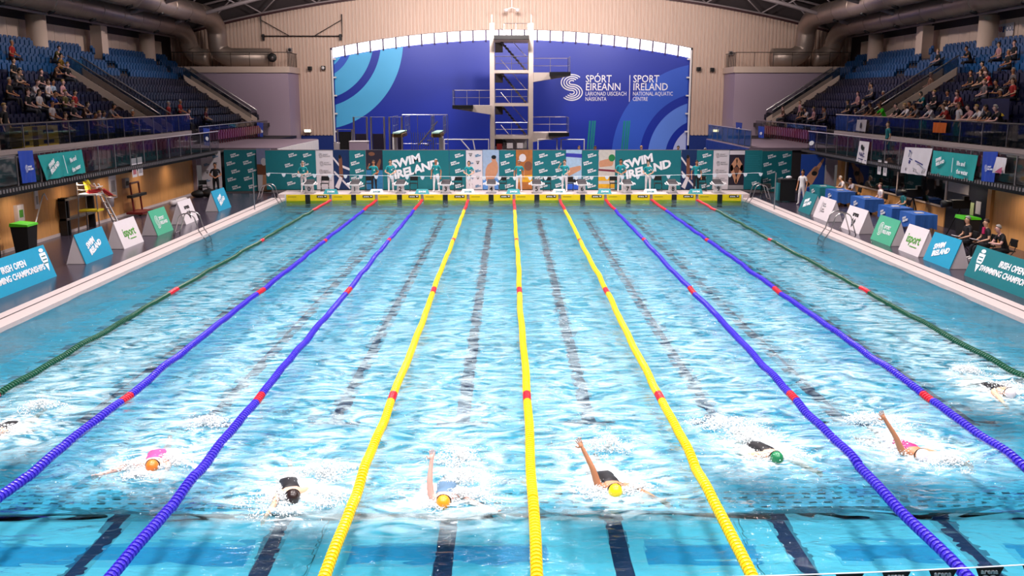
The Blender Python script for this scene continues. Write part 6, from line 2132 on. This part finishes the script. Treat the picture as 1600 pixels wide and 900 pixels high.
# ------------------------------------------------------------------ swimmers
def swimmer(label, x, y, rz, cap, suit, arms, skin=0, lift=0.0):
    J = {'pelvis': ((0, 0.76, -0.03), (0.15, 0.11)), 'waist': ((0, 0.58, 0.0), (0.135, 0.10)), 'chest': ((0, 0.36, 0.02), (0.165, 0.115)), 'collar': ((0, 0.24, 0.01), (0.10, 0.085)),
         'neck': ((0, 0.16, 0.02), 0.055), 'jaw': ((0, 0.09, 0.0), (0.07, 0.08)), 'head': ((0, 0.02, 0.04), (0.083, 0.095)), 'crown': ((0, -0.06, 0.06), (0.06, 0.065))}
    E_ = [('pelvis', 'waist', 1), ('waist', 'chest', 1), ('chest', 'collar', 1), ('collar', 'neck', 0), ('neck', 'jaw', 0), ('jaw', 'head', 0), ('head', 'crown', 0)]
    for s, n_ in ((-1, 'r'), (1, 'l')):
        sh = Vector((s * 0.19, 0.25, 0.02))
        el, wr = sh + Vector(arms[n_][0]), sh + Vector(arms[n_][1])
        d = (wr - el).normalized()
        J['sh' + n_] = (sh, 0.066)
        J['el' + n_] = (el, 0.046)
        J['wr' + n_] = (wr, 0.032)
        J['pa' + n_] = (wr + d * 0.07, (0.040, 0.024))
        E_ += [('collar', 'sh' + n_, 0), ('sh' + n_, 'el' + n_, 0), ('el' + n_, 'wr' + n_, 0), ('wr' + n_, 'pa' + n_, 0)]
        sd = d.cross(Vector((0, 1, 0.2)))
        sd.normalize()
        bend = d.cross(sd) * 0.012
        for q, (o_, ln) in enumerate(((-0.030, 0.068), (-0.010, 0.082), (0.010, 0.078), (0.030, 0.060))):
            b0 = wr + d * 0.105 + sd * o_
            for w_, f_ in (('f', 0.0), ('g', 0.5), ('h', 1.0)):
                J['%s%d%s' % (w_, q, n_)] = (b0 + d * ln * f_ + sd * o_ * 0.4 * f_ + bend * f_ * f_, 0.0095 - 0.0015 * f_)
            E_ += [('pa' + n_, 'f%d%s' % (q, n_), 0), ('f%d%s' % (q, n_), 'g%d%s' % (q, n_), 0), ('g%d%s' % (q, n_), 'h%d%s' % (q, n_), 0)]
        th = wr + d * 0.05 + sd * 0.05
        J['t' + n_] = (th, 0.012)
        J['u' + n_] = (th + d * 0.045 + sd * 0.03, 0.010)
        E_ += [('pa' + n_, 't' + n_, 0), ('t' + n_, 'u' + n_, 0)]
        k_ = 0.03 if s > 0 else -0.14
        J['hp' + n_] = ((s * 0.09, 0.83, -0.08), 0.10)
        J['kn' + n_] = ((s * 0.10, 1.24, -0.14 + k_ * 0.3), 0.064)
        J['an' + n_] = ((s * 0.09, 1.64, -0.16 + k_), 0.042)
        J['to' + n_] = ((s * 0.10, 1.84, -0.15 + k_ * 1.3), (0.045, 0.025))
        E_ += [('pelvis', 'hp' + n_, 1), ('hp' + n_, 'kn' + n_, 0), ('kn' + n_, 'an' + n_, 0), ('an' + n_, 'to' + n_, 0)]
    o = put('person', skin_body('swimmer', J, E_, 1, lambda c, sl: 1 if (abs(c.x) < 0.135 and 0.24 < c.y < 0.9) else sl), None, (x, y, lift), (0, 0, rz))
    me = o.data
    for i_, m_ in enumerate((SKINS[skin], mat('suit_' + suit, suit, 0.5), SKINS[skin], SKINS[skin])):
        me.materials[i_] = m_
    tag(o, label, 'swimmer', 'swimmers racing toward the near end')
    cm = MB()
    n, m = 14, 8
    vs_, fs = [], []
    for i in range(m):
        t_ = 0.02 + 1.75 * i / (m - 1)
        for k in range(n):
            a = 2 * PI * k / n
            vs_.append((0.098 * math.sin(t_) * math.cos(a), -0.122 * math.cos(t_) + 0.0, 0.108 * math.sin(t_) * math.sin(a)))
    for i in range(m - 1):
        for k in range(n):
            fs.append((i * n + k, (i + 1) * n + k, (i + 1) * n + (k + 1) % n, i * n + (k + 1) % n))
    fs.append(tuple(range(n)))
    cm.add(vs_, fs)
    cm.build('swim_cap', mat('cap_' + cap, cap, 0.35, var=0.08), o, True, loc=(0, 0.0, 0.055), rot=(-0.25, 0, 0))
    g = MB()
    g.tube([(0.10 * math.cos(a), 0.0 - 0.02 * math.sin(a), 0.105 * math.sin(a)) for a in [2 * PI * k / 16 for k in range(17)]], 0.009, 5)
    g.build('goggle_strap', M_BLACK, o, loc=(0, 0.06, 0.05))
    return o


def splash(label, x, y, seed, spots, n_drops):
    """White water thrown up round a swimmer: froth clumps and flying drops, uncountable."""
    rnd = random.Random(seed)
    mb = MB()

    def drop(u, w, z, r):
        e = r * rnd.uniform(0.8, 1.8)
        mb.add([(u + e, w, z), (u - e, w, z), (u, w + e, z), (u, w - e, z), (u, w, z + r), (u, w, z - r)], [(0, 2, 4), (2, 1, 4), (1, 3, 4), (3, 0, 4), (2, 0, 5), (1, 2, 5), (3, 1, 5), (0, 3, 5)])
    for (dx, dy, r, h) in spots:
        lobes = [(rnd.gauss(0, 0.5), rnd.gauss(0, 0.5), rnd.uniform(0.25, 0.6)) for _ in range(9)]
        for _ in range(int(800 * r / 0.3)):
            lu, lw, lr = rnd.choice(lobes)
            u, w = lu + rnd.gauss(0, lr * 0.5), lw + rnd.gauss(0, lr * 0.5)
            q = min(1.5, math.hypot(u, w))
            z = h * max(0.05, 1 - 0.6 * q * q) * rnd.random()
            drop(dx + r * 1.25 * u, dy + r * w, z, rnd.uniform(0.004, 0.017) * (1.15 - 0.5 * q))
    for _ in range(n_drops):
        sp = rnd.choice(spots)
        a, q = rnd.uniform(0, 2 * PI), abs(rnd.gauss(0, 1.1))
        drop(sp[0] + sp[2] * q * 1.4 * math.cos(a), sp[1] + sp[2] * q * 1.2 * math.sin(a), rnd.uniform(0.01, 0.05 + sp[3] * 1.6 / (1 + q)), rnd.uniform(0.003, 0.009))
    o = mb.build('splash', M_FOAM, None, True, loc=(x, y, 0.01))
    return tag(o, label, 'splash', kind='stuff')


M_FOAM = mat('white_water', '#eef2f4', 0.35, var=0.03)
ARM_FWD = lambda s, w=0.1: ((s * 0.06, -0.28, -0.02), (s * w, -0.54, -0.08))
ARM_BACK = lambda s: ((s * 0.10, 0.26, -0.10), (s * 0.10, 0.50, -0.16))
SW = [
    ('swimmer at the left picture edge half hidden in spray', -8.85, 12.9, 0.05, '#d8d0d4', '#141218', {'r': ARM_FWD(-1), 'l': ARM_BACK(1)}, 0),
    ('swimmer in pink suit and orange cap in spray left of the third rope', -5.72, 11.55, 0.25, '#e07a2c', '#c04a8c', {'r': ((-0.26, -0.16, 0.02), (-0.50, -0.22, -0.02)), 'l': ((0.05, -0.26, 0.02), (-0.02, -0.50, -0.02))}, 2),
    ('swimmer in black suit and dark cap left of the first yellow rope', -3.35, 10.42, 0.3, '#2a1a18', '#141218', {'r': ARM_FWD(-1, 0.2), 'l': ARM_BACK(1)}, 0),
    ('swimmer in orange cap with one arm raised between yellow ropes', -1.24, 10.22, 0.0, '#f09a20', '#5a7a98', {'r': ((-0.02, 0.06, 0.24), (0.0, 0.16, 0.46)), 'l': ((0.26, -0.18, -0.02), (0.52, -0.34, -0.07))}, 2),
    ('swimmer in yellow cap and black suit with one arm raised', 1.17, 10.6, 0.12, '#f0d418', '#141218', {'r': ((-0.08, 0.04, 0.27), (-0.20, 0.16, 0.52)), 'l': ((0.20, -0.24, 0.0), (0.40, -0.46, -0.05))}, 1),
    ('swimmer in green cap and dark suit right of the last yellow rope', 3.80, 11.85, 0.2, '#1c7a4c', '#141218', {'r': ARM_BACK(-1), 'l': ARM_FWD(1, 0.25)}, 0),
    ('swimmer in magenta suit with tanned arm raised between blue ropes', 6.10, 11.95, 0.15, '#e8e0e4', '#a8246c', {'r': ((-0.12, 0.02, 0.26), (-0.26, 0.10, 0.50)), 'l': ((0.20, -0.20, -0.01), (0.38, -0.42, -0.06))}, 1),
    ('swimmer at the right picture edge hidden in spray beyond the green rope', 9.1, 15.1, 0.1, '#d8d0d4', '#141218', {'r': ARM_FWD(-1), 'l': ARM_BACK(1)}, 0),
]
SPOTS = [
    [(0, 0.3, 0.30, 0.12), (0.1, 1.5, 0.30, 0.16)],
    [(-0.35, 0.05, 0.28, 0.10), (0.2, 0.25, 0.32, 0.12), (-0.1, -0.3, 0.22, 0.06), (0.25, 1.9, 0.34, 0.18)],
    [(-0.3, 0.1, 0.32, 0.10), (0.45, 0.0, 0.28, 0.08), (0.3, 0.9, 0.40, 0.16), (-0.1, -0.35, 0.25, 0.05)],
    [(0.3, 0.2, 0.30, 0.16), (-0.1, 0.0, 0.22, 0.06), (0.25, 0.9, 0.34, 0.14), (0.1, 1.7, 0.42, 0.12)],
    [(0.25, 0.15, 0.26, 0.10), (-0.25, 0.1, 0.22, 0.06), (0.05, 1.7, 0.30, 0.24)],
    [(0.05, 0.1, 0.34, 0.10), (-0.2, 1.0, 0.42, 0.14), (-0.5, 1.6, 0.45, 0.12)],
    [(0.3, -0.15, 0.32, 0.10), (-0.3, 0.5, 0.40, 0.12), (-0.1, 1.6, 0.5, 0.16)],
    [(0.1, 0.3, 0.36, 0.18), (0.0, 1.6, 0.30, 0.12)],
]
for i, (lab, x, y, rz, cap, suit, arms, sk) in enumerate(SW):
    swimmer(lab, x, y, rz, cap, suit, arms, sk)
    splash('white splash around the ' + lab.replace('swimmer ', 'swimmer ', 1), x, y, 20 + i, SPOTS[i], 260)
